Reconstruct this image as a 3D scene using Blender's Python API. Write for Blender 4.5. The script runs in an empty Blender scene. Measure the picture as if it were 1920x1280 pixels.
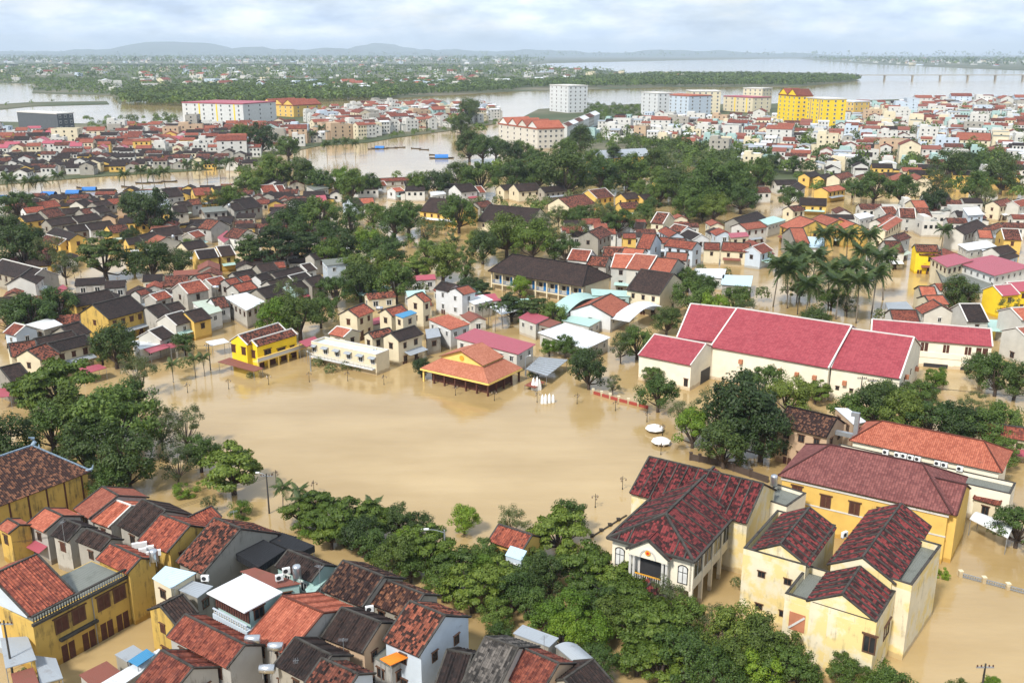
import bpy, math, random
from mathutils import Vector, Matrix, noise
R = math.radians
sc = bpy.context.scene
COL = sc.collection
# ------------------------------------------------------------------ camera
F, HOR, CH = 1820., 100., 66.          # focal length and horizon in photo pixels (1920x1280), flying height above the flood
TH = math.atan((640 - HOR) / F); CT, ST = math.cos(TH), math.sin(TH)
cam = bpy.data.cameras.new('camera'); camo = bpy.data.objects.new('camera', cam); COL.objects.link(camo)
cam.sensor_width = 36.0; cam.lens = 36.0 * F / 1920.; cam.clip_start = 1.0; cam.clip_end = 90000.
camo.location = (0, 0, CH); camo.rotation_euler = (R(90) - TH, 0, 0)
sc.camera = camo
# ------------------------------------------------------------------ sky and sun
SUN_EL, SUN_AZ = R(48), R(215)          # azimuth clockwise from +Y: behind the camera, to its left
w = bpy.data.worlds.new('World'); sc.world = w; w.use_nodes = True
nt = w.node_tree; N = nt.nodes; L = nt.links; N.clear()
out = N.new('ShaderNodeOutputWorld'); bg = N.new('ShaderNodeBackground'); bg.inputs[1].default_value = 0.10
sky = N.new('ShaderNodeTexSky'); sky.sky_type = 'NISHITA'; sky.sun_disc = False
sky.sun_elevation = SUN_EL; sky.sun_rotation = SUN_AZ; sky.dust_density = 2.0; sky.air_density = 1.0; sky.ozone_density = 1.0
tc = N.new('ShaderNodeTexCoord'); sp = N.new('ShaderNodeSeparateXYZ'); L.new(tc.outputs['Generated'], sp.inputs[0])
def wmath(op, a, b=None, clamp=False):
    n = N.new('ShaderNodeMath'); n.operation = op; n.use_clamp = clamp
    for i, v in enumerate((a, b)):
        if v is None: continue
        if isinstance(v, (int, float)): n.inputs[i].default_value = v
        else: L.new(v, n.inputs[i])
    return n.outputs[0]
zc = wmath('ADD', wmath('MAXIMUM', sp.outputs[2], 0.0), 0.30)          # clouds on a layer overhead
cx = wmath('DIVIDE', sp.outputs[0], zc); cy = wmath('DIVIDE', sp.outputs[1], zc)
cmb = N.new('ShaderNodeCombineXYZ'); L.new(cx, cmb.inputs[0]); L.new(cy, cmb.inputs[1])
n1 = N.new('ShaderNodeTexNoise'); n1.inputs['Scale'].default_value = 2.6; n1.inputs['Detail'].default_value = 9; n1.inputs['Roughness'].default_value = 0.58
n1.inputs['Distortion'].default_value = 0.4
L.new(cmb.outputs[0], n1.inputs['Vector'])
cr = N.new('ShaderNodeValToRGB'); cr.color_ramp.elements[0].position = 0.30; cr.color_ramp.elements[1].position = 0.60
cr.color_ramp.elements[0].color = (0.55, 0.55, 0.55, 1); cr.color_ramp.elements[1].color = (1, 1, 1, 1)
L.new(n1.outputs[0], cr.inputs[0])
n2 = N.new('ShaderNodeTexNoise'); n2.inputs['Scale'].default_value = 4.2; n2.inputs['Detail'].default_value = 7; n2.inputs['Roughness'].default_value = 0.55
mp = N.new('ShaderNodeMapping'); mp.inputs['Location'].default_value = (7.3, 2.1, 0); L.new(cmb.outputs[0], mp.inputs[0]); L.new(mp.outputs[0], n2.inputs['Vector'])
cc = N.new('ShaderNodeValToRGB')
cc.color_ramp.elements[0].position = 0.34; cc.color_ramp.elements[0].color = (4.9, 6.1, 8.1, 1)
cc.color_ramp.elements[1].position = 0.62; cc.color_ramp.elements[1].color = (10.4, 10.7, 11.0, 1)
e = cc.color_ramp.elements.new(0.5); e.color = (7.6, 8.7, 10.2, 1)
L.new(n2.outputs[0], cc.inputs[0])
mx = N.new('ShaderNodeMix'); mx.data_type = 'RGBA'; L.new(cr.outputs[0], mx.inputs[0]); L.new(sky.outputs[0], mx.inputs[6]); L.new(cc.outputs[0], mx.inputs[7])
L.new(mx.outputs[2], bg.inputs[0]); L.new(bg.outputs[0], out.inputs[0])
sl = bpy.data.lights.new('sun', 'SUN'); sl.energy = 4.0; sl.angle = R(7); sl.color = (1.0, 0.95, 0.87)
so = bpy.data.objects.new('sun', sl); COL.objects.link(so)
sd = Vector((math.sin(SUN_AZ) * math.cos(SUN_EL), math.cos(SUN_AZ) * math.cos(SUN_EL), math.sin(SUN_EL)))
so.rotation_euler = sd.to_track_quat('Z', 'Y').to_euler()
vs = sc.view_settings; vs.view_transform = 'Standard'; vs.look = 'None'; vs.exposure = 0.38; vs.gamma = 1.0; vs.use_curve_mapping = False
sc.render.engine = 'CYCLES'; cy_ = sc.cycles
cy_.max_bounces = 5; cy_.diffuse_bounces = 2; cy_.glossy_bounces = 2; cy_.transmission_bounces = 2; cy_.transparent_max_bounces = 4; cy_.volume_bounces = 0
cy_.use_denoising = True; cy_.caustics_reflective = False; cy_.caustics_refractive = False
# ------------------------------------------------------------------ helpers
rnd = random.Random(11)
def G(u, v, z=0.):                                     # photo pixel -> point on the horizontal plane at height z
    a = (u - 960) / F; b = -(v - 640) / F
    t = (z - CH) / (-ST + b * CT)
    return Vector((a * t, (CT + b * ST) * t, z))
def P(x, y, z):
    z -= CH; f = y * CT - z * ST
    return 960 + F * x / f, 640 - F * (y * ST + z * CT) / f
def px_m(p):                                           # photo pixels per metre at a world point
    return F / (p[1] * CT - (p[2] - CH) * ST)
class MB:
    def __init__(s): s.v = []; s.f = []; s.uv = []; s.m = []
    def quad(s, a, b, c, d, uv=None, m=0):
        i = len(s.v); s.v += [tuple(a), tuple(b), tuple(c), tuple(d)]; s.f.append((i, i+1, i+2, i+3)); s.m.append(m)
        s.uv += list(uv) if uv else [(0, 0)] * 4
    def tri(s, a, b, c, uv=None, m=0):
        i = len(s.v); s.v += [tuple(a), tuple(b), tuple(c)]; s.f.append((i, i+1, i+2)); s.m.append(m); s.uv += list(uv) if uv else [(0, 0)] * 3
    def poly(s, pts, m=0):
        i = len(s.v); s.v += [tuple(p) for p in pts]; s.f.append(tuple(range(i, i + len(pts)))); s.m.append(m); s.uv += [(p[0], p[1]) for p in pts]
    def box(s, x0, x1, y0, y1, z0, z1, m=0, M=None):
        p = [Vector((x, y, z)) for z in (z0, z1) for y in (y0, y1) for x in (x0, x1)]
        if M: p = [M @ q for q in p]
        dx, dy, dz = abs(x1-x0), abs(y1-y0), abs(z1-z0)
        for a, b, c, d, uu, vv in ((0,2,3,1,dy,dx),(4,5,7,6,dx,dy),(0,1,5,4,dx,dz),(2,6,7,3,dz,dx),(0,4,6,2,dz,dy),(1,3,7,5,dy,dz)):
            s.quad(p[a], p[b], p[c], p[d], ((0,0),(uu,0),(uu,vv),(0,vv)), m)
    def prism(s, pts, z0, z1, m=0):                    # vertical extrusion of a ccw outline
        n = len(pts)
        s.poly([(p[0], p[1], z1) for p in pts], m); s.poly([(p[0], p[1], z0) for p in reversed(pts)], m)
        for i in range(n):
            a, b = pts[i], pts[(i+1) % n]; d = math.hypot(b[0]-a[0], b[1]-a[1])
            s.quad((a[0],a[1],z0),(b[0],b[1],z0),(b[0],b[1],z1),(a[0],a[1],z1), ((0,z0),(d,z0),(d,z1),(0,z1)), m)
    def tube(s, pts, rad, n=6, m=0, cap=True):
        rings = []
        for i, p in enumerate(pts):
            p = Vector(p); d = Vector(pts[min(i+1, len(pts)-1)]) - Vector(pts[max(i-1, 0)])
            if d.length < 1e-6: d = Vector((0,0,1))
            d.normalize(); q = d.to_track_quat('Z', 'Y'); r = rad[i] if isinstance(rad, (list, tuple)) else rad
            k = len(s.v)
            s.v += [tuple(p + q @ Vector((r*math.cos(2*math.pi*j/n), r*math.sin(2*math.pi*j/n), 0))) for j in range(n)]
            rings.append(k)
        for a, b in zip(rings, rings[1:]):
            for j in range(n):
                s.f.append((a+j, a+(j+1)%n, b+(j+1)%n, b+j)); s.m.append(m); s.uv += [(0,0)]*4
        if cap:
            s.f.append(tuple(rings[-1]+j for j in range(n))); s.m.append(m); s.uv += [(0,0)]*n
            s.f.append(tuple(rings[0]+j for j in reversed(range(n)))); s.m.append(m); s.uv += [(0,0)]*n
    def lathe(s, prof, n=12, m=0, c=(0,0,0)):
        k = len(s.v)
        for r, z in prof:
            s.v += [(c[0]+r*math.cos(2*math.pi*j/n), c[1]+r*math.sin(2*math.pi*j/n), c[2]+z) for j in range(n)]
        for i in range(len(prof)-1):
            for j in range(n):
                s.f.append((k+i*n+j, k+i*n+(j+1)%n, k+(i+1)*n+(j+1)%n, k+(i+1)*n+j)); s.m.append(m); s.uv += [(0,0)]*4
    def mesh(s, name, mats, smooth=False):
        me = bpy.data.meshes.new(name); me.from_pydata(s.v, [], s.f)
        for x in (mats if isinstance(mats, (list, tuple)) else [mats]): me.materials.append(x)
        if any(s.m): me.polygons.foreach_set('material_index', s.m)
        uvl = me.uv_layers.new(name='UVMap'); fl = []
        for u in s.uv: fl += [u[0], u[1]]
        uvl.data.foreach_set('uv', fl)
        if smooth: me.polygons.foreach_set('use_smooth', [True] * len(s.f))
        me.update(); return me
def ob(name, data, parent=None, loc=None, rz=None, scale=None):
    o = bpy.data.objects.new(name, data); COL.objects.link(o)
    if parent: o.parent = parent
    if loc is not None: o.location = loc
    if rz is not None: o.rotation_euler = (0, 0, rz)
    if scale is not None: o.scale = scale
    return o
def tag(o, label, cat, group=None):
    o['label'] = label; o['category'] = cat
    if group: o['group'] = group
    return o
def thing(name, label, cat, loc, rz=0., group=None):
    return tag(ob(name, None, None, loc, rz), label, cat, group)
def struct(o): o['kind'] = 'structure'; return o
def stuff(o, label=None, cat=None):
    o['kind'] = 'stuff'
    if label: o['label'] = label; o['category'] = cat
    return o
# ------------------------------------------------------------------ materials
MATS = {}
class NT:
    def __init__(s, name):
        s.mat = bpy.data.materials.new(name); s.mat.use_nodes = True; s.t = s.mat.node_tree; s.n = s.t.nodes; s.l = s.t.links
        s.b = s.n['Principled BSDF']; s.b.inputs['Roughness'].default_value = 0.85; s.b.inputs['Specular IOR Level'].default_value = 0.3
    def new(s, t, **k):
        x = s.n.new(t)
        for a, v in k.items(): setattr(x, a, v)
        return x
    def link(s, a, b): s.l.new(a, b)
    def math(s, op, a, b=None, clamp=False):
        x = s.new('ShaderNodeMath', operation=op, use_clamp=clamp)
        for i, v in enumerate((a, b)):
            if v is None: continue
            if isinstance(v, (int, float)): x.inputs[i].default_value = v
            else: s.link(v, x.inputs[i])
        return x.outputs[0]
    def coords(s, kind='Object', rnd_off=True, scale=None):
        c = s.new('ShaderNodeTexCoord').outputs[kind]
        if rnd_off:
            oi = s.new('ShaderNodeObjectInfo'); v = s.new('ShaderNodeVectorMath', operation='ADD')
            m = s.math('MULTIPLY', oi.outputs['Random'], 211.0); cb = s.new('ShaderNodeCombineXYZ')
            for i in range(3): s.link(m, cb.inputs[i])
            s.link(c, v.inputs[0]); s.link(cb.outputs[0], v.inputs[1]); c = v.outputs[0]
        if scale:
            v = s.new('ShaderNodeVectorMath', operation='MULTIPLY'); s.link(c, v.inputs[0]); v.inputs[1].default_value = scale; c = v.outputs[0]
        return c
    def noise(s, vec, scale, detail=4, rough=0.55):
        x = s.new('ShaderNodeTexNoise'); x.inputs['Scale'].default_value = scale; x.inputs['Detail'].default_value = detail; x.inputs['Roughness'].default_value = rough
        s.link(vec, x.inputs['Vector']); return x.outputs[0]
    def ramp(s, fac, stops):
        x = s.new('ShaderNodeValToRGB'); r = x.color_ramp
        r.elements[0].position, r.elements[0].color = stops[0][0], (*stops[0][1], 1)
        r.elements[1].position, r.elements[1].color = stops[-1][0], (*stops[-1][1], 1)
        for p, c in stops[1:-1]: q = r.elements.new(p); q.color = (*c, 1)
        s.link(fac, x.inputs[0]); return x.outputs[0]
    def mix(s, fac, a, b, mode='MIX'):
        x = s.new('ShaderNodeMix', data_type='RGBA', blend_type=mode)
        for i, v in ((0, fac), (6, a), (7, b)):
            if isinstance(v, (int, float)): x.inputs[i].default_value = v
            elif isinstance(v, tuple): x.inputs[i].default_value = (*v, 1)
            else: s.link(v, x.inputs[i])
        return x.outputs[2]
    def bump(s, h, dist=0.05, strength=1.0):
        x = s.new('ShaderNodeBump'); x.inputs['Distance'].default_value = dist; x.inputs['Strength'].default_value = strength
        s.link(h, x.inputs['Height']); s.link(x.outputs[0], s.b.inputs['Normal'])
    def done(s, col): 
        if isinstance(col, tuple): s.b.inputs['Base Color'].default_value = (*col, 1)
        else: s.link(col, s.b.inputs['Base Color'])
        return s.mat
def plain(name, col, rough=0.8, metal=0., var=0.12, scale=1.5):
    if name in MATS: return MATS[name]
    n = NT(name); n.b.inputs['Roughness'].default_value = rough; n.b.inputs['Metallic'].default_value = metal
    f = n.noise(n.coords(), scale, 5)
    c = n.ramp(f, [(0.3, tuple(x*(1-var) for x in col)), (0.7, tuple(min(1, x*(1+var)) for x in col))])
    MATS[name] = n.done(c); return MATS[name]
def stucco(name, col, dirt=0.25, dark=(0.045, 0.043, 0.035), patch=None, tone=False):
    if name in MATS: return MATS[name]
    n = NT(name); c0 = n.coords()
    base = n.ramp(n.noise(c0, 0.55, 4), [(0.3, tuple(x*0.86 for x in col)), (0.7, col)])
    if tone:
        oi = n.new('ShaderNodeObjectInfo'); base = n.mix(1.0, base, n.ramp(n.math('FRACT', n.math('MULTIPLY', oi.outputs['Random'], 5.7)), [(0.0, (0.66, 0.66, 0.64)), (0.35, (0.86, 0.82, 0.74)), (0.7, (0.9, 0.92, 0.96)), (1.0, (1.05, 1.04, 1.0))]), 'MULTIPLY')
    if patch: base = n.mix(n.ramp(n.noise(c0, 0.32, 5, 0.6), [(0.46, (0,0,0)), (0.56, (1,1,1))]), base, patch)
    st = n.noise(n.coords(scale=(1.6, 1.6, 0.22)), 1.0, 7, 0.62)           # rain streaks
    bl = n.noise(c0, 0.45, 8, 0.68)
    s = n.math('ADD', n.math('MULTIPLY', st, 0.55), n.math('MULTIPLY', bl, 0.45))
    t = 0.66 - 0.22 * dirt
    f = n.ramp(s, [(t, (0, 0, 0)), (t + 0.13, (1, 1, 1))])
    f2 = n.math('MULTIPLY', f, min(0.93, 0.35 + dirt * 0.75))
    c = n.mix(f2, base, dark)
    sz = n.new('ShaderNodeSeparateXYZ'); n.link(n.new('ShaderNodeTexCoord').outputs['Object'], sz.inputs[0])      # silt left by the flood
    td = n.math('ADD', sz.outputs[2], n.math('MULTIPLY', n.noise(c0, 0.8, 5, 0.65), -1.1))
    c = n.mix(n.ramp(td, [(0.0, (0.7, 0.7, 0.7)), (0.22, (0, 0, 0))]), c, tuple(x*.55*y for x, y in zip(col, (1.0, .82, .6))))
    n.bump(n.noise(c0, 9.0, 3), 0.01, 0.5)
    MATS[name] = n.done(c); return MATS[name]
def tiles(name, c1, c2, c3, pitch=(0.30, 0.34), moss=0.35, thr=0.5, contrast=0.25, bump=0.05, tone=True, cell=0.45, joint=1.0):
    """roof tiles: colour of each tile at random between c1 and c2, old lichen c3; UV in metres (u along the ridge, v down the slope)"""
    if name in MATS: return MATS[name]
    n = NT(name); n.b.inputs['Roughness'].default_value = 0.8
    uv = n.new('ShaderNodeTexCoord').outputs['UV']; s = n.new('ShaderNodeSeparateXYZ'); n.link(uv, s.inputs[0])
    u = n.math('DIVIDE', s.outputs[0], pitch[0]); v = n.math('DIVIDE', s.outputs[1], pitch[1])
    oi = n.new('ShaderNodeObjectInfo'); cb = n.new('ShaderNodeCombineXYZ')
    n.link(n.math('FLOOR', u), cb.inputs[0]); n.link(n.math('FLOOR', v), cb.inputs[1]); n.link(n.math('MULTIPLY', oi.outputs['Random'], 91.7), cb.inputs[2])
    wn = n.new('ShaderNodeTexWhiteNoise', noise_dimensions='3D'); n.link(cb.outputs[0], wn.inputs['Vector'])
    c0 = n.coords(); big = n.noise(c0, 0.38, 6, 0.62)
    f = n.math('ADD', n.math('MULTIPLY', wn.outputs['Value'], cell), n.math('MULTIPLY', big, 1.2-cell))
    col = n.ramp(f, [(thr - contrast * 0.5 + 0.1, c1), (thr + contrast * 0.5 + 0.1, c2)])
    ms = n.noise(c0, 1.1, 8, 0.7)
    col = n.mix(n.ramp(ms, [(0.62 - 0.22 * moss, (0, 0, 0)), (0.78 - 0.18 * moss, (0.85, 0.85, 0.85))]), col, c3)
    if tone: tone = n.ramp(n.math('FRACT', n.math('MULTIPLY', oi.outputs['Random'], 7.3)), [(0.0, (0.68, 0.7, 0.74)), (1.0, (1.22, 1.16, 1.1))]); col = n.mix(1.0, col, tone, 'MULTIPLY')
    # joints between courses
    fr = n.math('FRACT', v); jt = n.ramp(fr, [(0.0, (1-.3*joint,)*3), (0.16, (1, 1, 1))]); col = n.mix(1.0, col, jt, 'MULTIPLY')
    fu = n.math('FRACT', u); ju = n.ramp(fu, [(0.0, (1-.58*joint,)*3), (0.3, (1, 1, 1))]); col = n.mix(1.0, col, ju, 'MULTIPLY')
    h = n.math('ADD', n.math('SINE', n.math('MULTIPLY', u, 2 * math.pi)), n.math('MULTIPLY', fr, 0.8))
    if bump: n.bump(h, bump, 0.8)
    MATS[name] = n.done(col); return MATS[name]
def sheet(name, col, rough=0.5, dirt=0.25, rust=(0.12, 0.07, 0.045)):
    if name in MATS: return MATS[name]
    n = NT(name); n.b.inputs['Roughness'].default_value = rough
    s = n.new('ShaderNodeSeparateXYZ'); n.link(n.new('ShaderNodeTexCoord').outputs['UV'], s.inputs[0])
    c0 = n.coords(); f = n.noise(c0, 0.7, 6, 0.65)
    c = n.mix(n.ramp(f, [(0.62 - 0.2*dirt, (0,0,0)), (0.85, (0.7,0.7,0.7))]), col, rust)
    n.bump(n.math('SINE', n.math('MULTIPLY', s.outputs[0], 2*math.pi/0.25)), 0.03, 0.6)
    MATS[name] = n.done(c); return MATS[name]
ROOF = {
 'r': tiles('tile_red', (0.15, 0.038, 0.026), (0.34, 0.095, 0.055), (0.045, 0.030, 0.025), moss=0.3, contrast=0.4, cell=.55),
 'o': tiles('tile_orange', (0.29, 0.078, 0.046), (0.43, 0.14, 0.085), (0.14, 0.065, 0.045), moss=0.12, contrast=0.4),
 'd': tiles('tile_dark', (0.016, 0.011, 0.010), (0.052, 0.030, 0.024), (0.012, 0.010, 0.009), moss=0.35, contrast=0.5),
 'm': tiles('tile_mottled', (0.030, 0.014, 0.011), (0.27, 0.085, 0.05), (0.025, 0.018, 0.015), moss=0.3, contrast=0.3, thr=0.5, cell=.62),
 'q': tiles('tile_brown_spotted', (0.032, 0.014, 0.011), (0.20, 0.09, 0.05), (0.02, 0.013, 0.011), moss=0.15, contrast=0.3, thr=0.66, cell=.7),
 'j': tiles('tile_salmon', (0.40, 0.135, 0.075), (0.50, 0.19, 0.115), (0.28, 0.10, 0.065), moss=0.1, contrast=0.4, tone=False),
 'k': tiles('tile_crimson_mottled', (0.030, 0.010, 0.010), (0.20, 0.034, 0.034), (0.016, 0.012, 0.012), pitch=(0.33, 0.36), moss=0.32, contrast=0.3, thr=0.52, tone=False, cell=.62),
 'e': tiles('tile_crimson_shingle', (0.235, 0.036, 0.048), (0.305, 0.056, 0.068), (0.30, 0.075, 0.085), pitch=(0.5, 0.4), moss=0.3, contrast=0.4, bump=0.0, tone=False, joint=.3),
 'b': tiles('tile_maroon', (0.14, 0.045, 0.042), (0.235, 0.085, 0.075), (0.075, 0.035, 0.032), pitch=(0.36, 0.4), moss=0.15, contrast=0.4, tone=False),
 'g': tiles('tile_grey', (0.03, 0.028, 0.026), (0.13, 0.12, 0.11), (0.02, 0.02, 0.018), moss=0.3),
 'p': sheet('sheet_crimson', (0.34, 0.075, 0.10)), 'w': sheet('sheet_white', (0.62, 0.64, 0.66), 0.45, 0.2),
 't': sheet('sheet_teal', (0.36, 0.52, 0.48), 0.5, 0.2), 'l': sheet('sheet_sky_blue', (0.45, 0.60, 0.68), 0.5, 0.1),
 's': sheet('sheet_steel', (0.30, 0.33, 0.36), 0.4, 0.25), 'n': sheet('sheet_rust', (0.20, 0.07, 0.05), 0.7, 0.5),
 'u': sheet('sheet_blue', (0.05, 0.22, 0.40), 0.5, 0.1), 'x': sheet('net_black', (0.014, 0.015, 0.018), 0.9, 0.0),
 'y': sheet('sheet_orange', (0.75, 0.22, 0.02), 0.6, 0.0), 'f': sheet('sheet_greenish', (0.40, 0.46, 0.38), 0.6, 0.4),
 'c': sheet('concrete_deck', (0.16, 0.17, 0.15), 0.55, 0.5, (0.05, 0.055, 0.04)),
}
ROOFWORD = {'r': 'red tiled', 'o': 'orange tiled', 'd': 'dark brown tiled', 'm': 'patchy brown-red tiled', 'q': 'pale-spotted brown tiled', 'k': 'crimson mottled tiled',
 'e': 'crimson shingled', 'b': 'maroon tiled', 'g': 'grey ribbed tiled', 'p': 'pink metal', 'w': 'white metal', 't': 'teal metal', 'l': 'pale blue metal', 's': 'steel grey',
 'n': 'rusty metal', 'u': 'blue metal', 'x': 'black netting', 'y': 'bright orange', 'f': 'pale green metal', 'c': 'grey concrete'}
WALL = {
 'w': stucco('stucco_white', (0.68, 0.68, 0.66), 0.3, tone=True), 'c': stucco('stucco_cream', (0.66, 0.58, 0.41), 0.25), 'y': stucco('stucco_yellow', (0.68, 0.45, 0.12), 0.3),
 'b': stucco('stucco_pale_blue', (0.50, 0.57, 0.64), 0.15), 's': stucco('stucco_stained_grey', (0.42, 0.40, 0.36), 0.55, tone=True), 'k': stucco('stucco_mouldy_ochre', (0.54, 0.36, 0.09), 0.68),
 't': stucco('stucco_teal', (0.36, 0.50, 0.47), 0.2), 'v': stucco('stucco_bright_yellow', (0.85, 0.60, 0.03), 0.05), 'h': stucco('stucco_hall_cream', (0.82, 0.75, 0.60), 0.06, (0.3, 0.26, 0.2)),
 'i': stucco('stucco_peeling', (0.72, 0.64, 0.46), 0.5, (0.16, 0.14, 0.09), patch=(0.68, 0.54, 0.24)), 'g': stucco('stucco_dark_grey', (0.10, 0.11, 0.12), 0.2), 'n': stucco('stucco_tan', (0.50, 0.36, 0.24), 0.2),
}
WALLWORD = {'w': 'white', 'c': 'cream', 'y': 'yellow', 'b': 'pale blue', 's': 'stained grey', 'k': 'mould-stained ochre', 't': 'teal', 'v': 'bright yellow', 'h': 'cream', 'i': 'peeling cream', 'g': 'dark grey', 'n': 'tan'}
M_VERGE = stucco('mortar_dark', (0.060, 0.055, 0.048), 0.8, (0.016, 0.015, 0.013)); M_WHITE = stucco('mortar_white', (0.60, 0.58, 0.54), 0.45, (0.10, 0.095, 0.085))
M_FRAME = plain('frame_brown', (0.10, 0.05, 0.03), 0.6); M_FRAMEW = plain('frame_white', (0.62, 0.62, 0.60), 0.5)
M_GLASS = plain('window_glass', (0.018, 0.021, 0.024), 0.12, var=0.3); M_WOOD = plain('wood_shutter', (0.085, 0.032, 0.022), 0.65, var=0.25, scale=3)
M_STEEL = plain('stainless', (0.55, 0.56, 0.57), 0.28, 0.9); M_WPL = plain('white_plastic', (0.70, 0.71, 0.70), 0.45, var=0.06); M_DARK = plain('grille_and_shade_dark', (0.03, 0.03, 0.033), 0.6)  # near-black serves the grilles and the painted shade of open doorways
M_GREY = plain('galvanised', (0.33, 0.35, 0.37), 0.45, 0.5); M_IRON = plain('cast_iron', (0.02, 0.018, 0.016), 0.6); M_BLUE = plain('paint_blue', (0.02, 0.16, 0.42), 0.5)
M_RED = plain('flag_red', (0.62, 0.03, 0.02), 0.7); M_STONE = plain('white_stone', (0.74, 0.73, 0.70), 0.7)
# ------------------------------------------------------------------ water and land
def water_mat():
    n = NT('flood_water'); n.b.inputs['Roughness'].default_value = 0.045; n.b.inputs['IOR'].default_value = 1.42; n.b.inputs['Specular IOR Level'].default_value = 0.5
    c0 = n.coords(rnd_off=False); f = n.noise(c0, 0.012, 5, 0.6); f2 = n.noise(n.coords(rnd_off=False, scale=(0.03, 0.11, 1)), 1.0, 5, 0.6)
    g = n.math('ADD', n.math('MULTIPLY', f, 0.6), n.math('MULTIPLY', f2, 0.4))
    col = n.ramp(g, [(0.36, (0.29, 0.195, 0.078)), (0.62, (0.42, 0.305, 0.150))])
    h = n.math('ADD', n.noise(n.coords(rnd_off=False, scale=(0.35, 0.9, 1)), 1.0, 4, 0.6), n.math('MULTIPLY', n.noise(c0, 0.09, 3), 2.2))
    n.bump(h, 0.036, 1.0); rr_ = n.noise(n.coords(rnd_off=False, scale=(0.012, 0.035, 1)), 1.0, 4, 0.6); n.link(n.ramp(rr_, [(0.4, (0.03,)*3), (0.65, (0.09,)*3)]), n.b.inputs['Roughness'])
    return n.done(col)
def land_mat():
    n = NT('flood_land'); c0 = n.coords(rnd_off=False)
    f = n.noise(c0, 0.004, 8, 0.65)
    return n.done(n.ramp(f, [(0.3, (0.035, 0.055, 0.022)), (0.48, (0.06, 0.075, 0.03)), (0.6, (0.13, 0.12, 0.075)), (0.72, (0.20, 0.17, 0.12))]))
def silt_mat():
    n = NT('silt'); return n.done(n.ramp(n.noise(n.coords(rnd_off=False), 0.05, 5), [(0.3, (0.16, 0.11, 0.06)), (0.7, (0.22, 0.16, 0.09))]))
FAR = 42000.
mb = MB(); mb.quad((-FAR, -3000, -2.2), (FAR, -3000, -2.2), (FAR, FAR, -2.2), (-FAR, FAR, -2.2)); struct(ob('ground', mb.mesh('ground', silt_mat())))
mb = MB()
mb.quad((-FAR, -3000, 0), (FAR, -3000, 0), (FAR, FAR, 0), (-FAR, FAR, 0)); struct(ob('flood_water', mb.mesh('flood_water', water_mat())))
M_LAND = land_mat()
def land(name, pts, z=0.35):                           # outline in photo pixels on the water's surface
    mb = MB(); w = [G(u, v, 0) for u, v in pts]
    cen = sum(w, Vector()) / len(w)
    if sum(w[i].x*w[(i+1)%len(w)].y - w[(i+1)%len(w)].x*w[i].y for i in range(len(w))) < 0: w.reverse()
    mb.prism(w, -0.6, z); return struct(ob(name, mb.mesh(name, M_LAND)))
LAND = {
 'near_island': [(-900, 232), (-40, 228), (330, 236), (470, 222), (585, 206), (700, 192), (930, 203), (931, 233), (840, 246), (742, 259), (690, 268), (600, 274), (520, 290), (480, 312), (350, 322), (200, 331), (0, 347), (-900, 400)],
 'city_land': [(935, 243), (1010, 205), (1200, 195), (1420, 196), (1640, 188), (1920, 180), (2900, 178), (2900, 335), (1920, 335), (1600, 345), (1450, 345), (1330, 320), (1200, 292), (1090, 285), (1060, 268), (950, 266)],
 'river_delta': [(225, 196), (235, 181), (480, 166), (720, 186), (960, 172), (1130, 168), (1250, 164), (1500, 163), (1612, 152), (1590, 145), (1400, 141), (1230, 140), (1120, 131), (985, 124), (700, 121), (-1500, 121), (-1500, 150), (-100, 152), (65, 158), (60, 175), (210, 180)],
 'grass_islet': [(-400, 205), (-50, 199), (60, 192), (200, 190), (205, 196), (60, 200), (-60, 212), (-400, 216)],
 'far_plain': [(-6000, 121), (985, 124), (1030, 119), (1300, 113), (1490, 110), (1560, 116), (1640, 121), (1800, 128), (1925, 133), (4200, 130), (4200, 102.7), (-6000, 102.7)],
}
for k, v in LAND.items(): land(k, v)
# hills on the horizon, under the cloud
def hill_range(name, x0, x1, y, hmax, seed, depth=2600.):
    mb = MB(); nx, ny = 90, 12; idx = []
    for j in range(ny + 1):
        for i in range(nx + 1):
            x = x0 + (x1-x0)*i/nx; t = j/ny; yy = y + depth*(t-0.5)*2
            env = math.sin(math.pi*min(1, max(0, i/nx)))**0.7 * math.sin(math.pi*t)
            h = hmax*env*(0.25 + 0.95*abs(noise.fractal(Vector((x/2600.+seed, yy/2600., seed)), 1.0, 2.0, 5)) + 0.35*noise.noise(Vector((x/5200., seed, 0))))
            mb.v.append((x, yy, max(-1, h)))
    for j in range(ny):
        for i in range(nx):
            a = j*(nx+1)+i; mb.f.append((a, a+1, a+nx+2, a+nx+1)); mb.m.append(0); mb.uv += [(0,0)]*4
    n = plain('hill_forest', (0.05, 0.075, 0.05), 0.95, var=0.3, scale=0.003)
    return struct(ob(name, mb.mesh(name, n, True)))
hill_range('hills', -11000, 900, 19500, 270, 3.1); hill_range('hills', -5500, 2700, 22000, 330, 8.4); hill_range('hills', 400, 6600, 21000, 190, 5.7); hill_range('hills', -20000, -8000, 21500, 280, 1.2)
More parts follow.
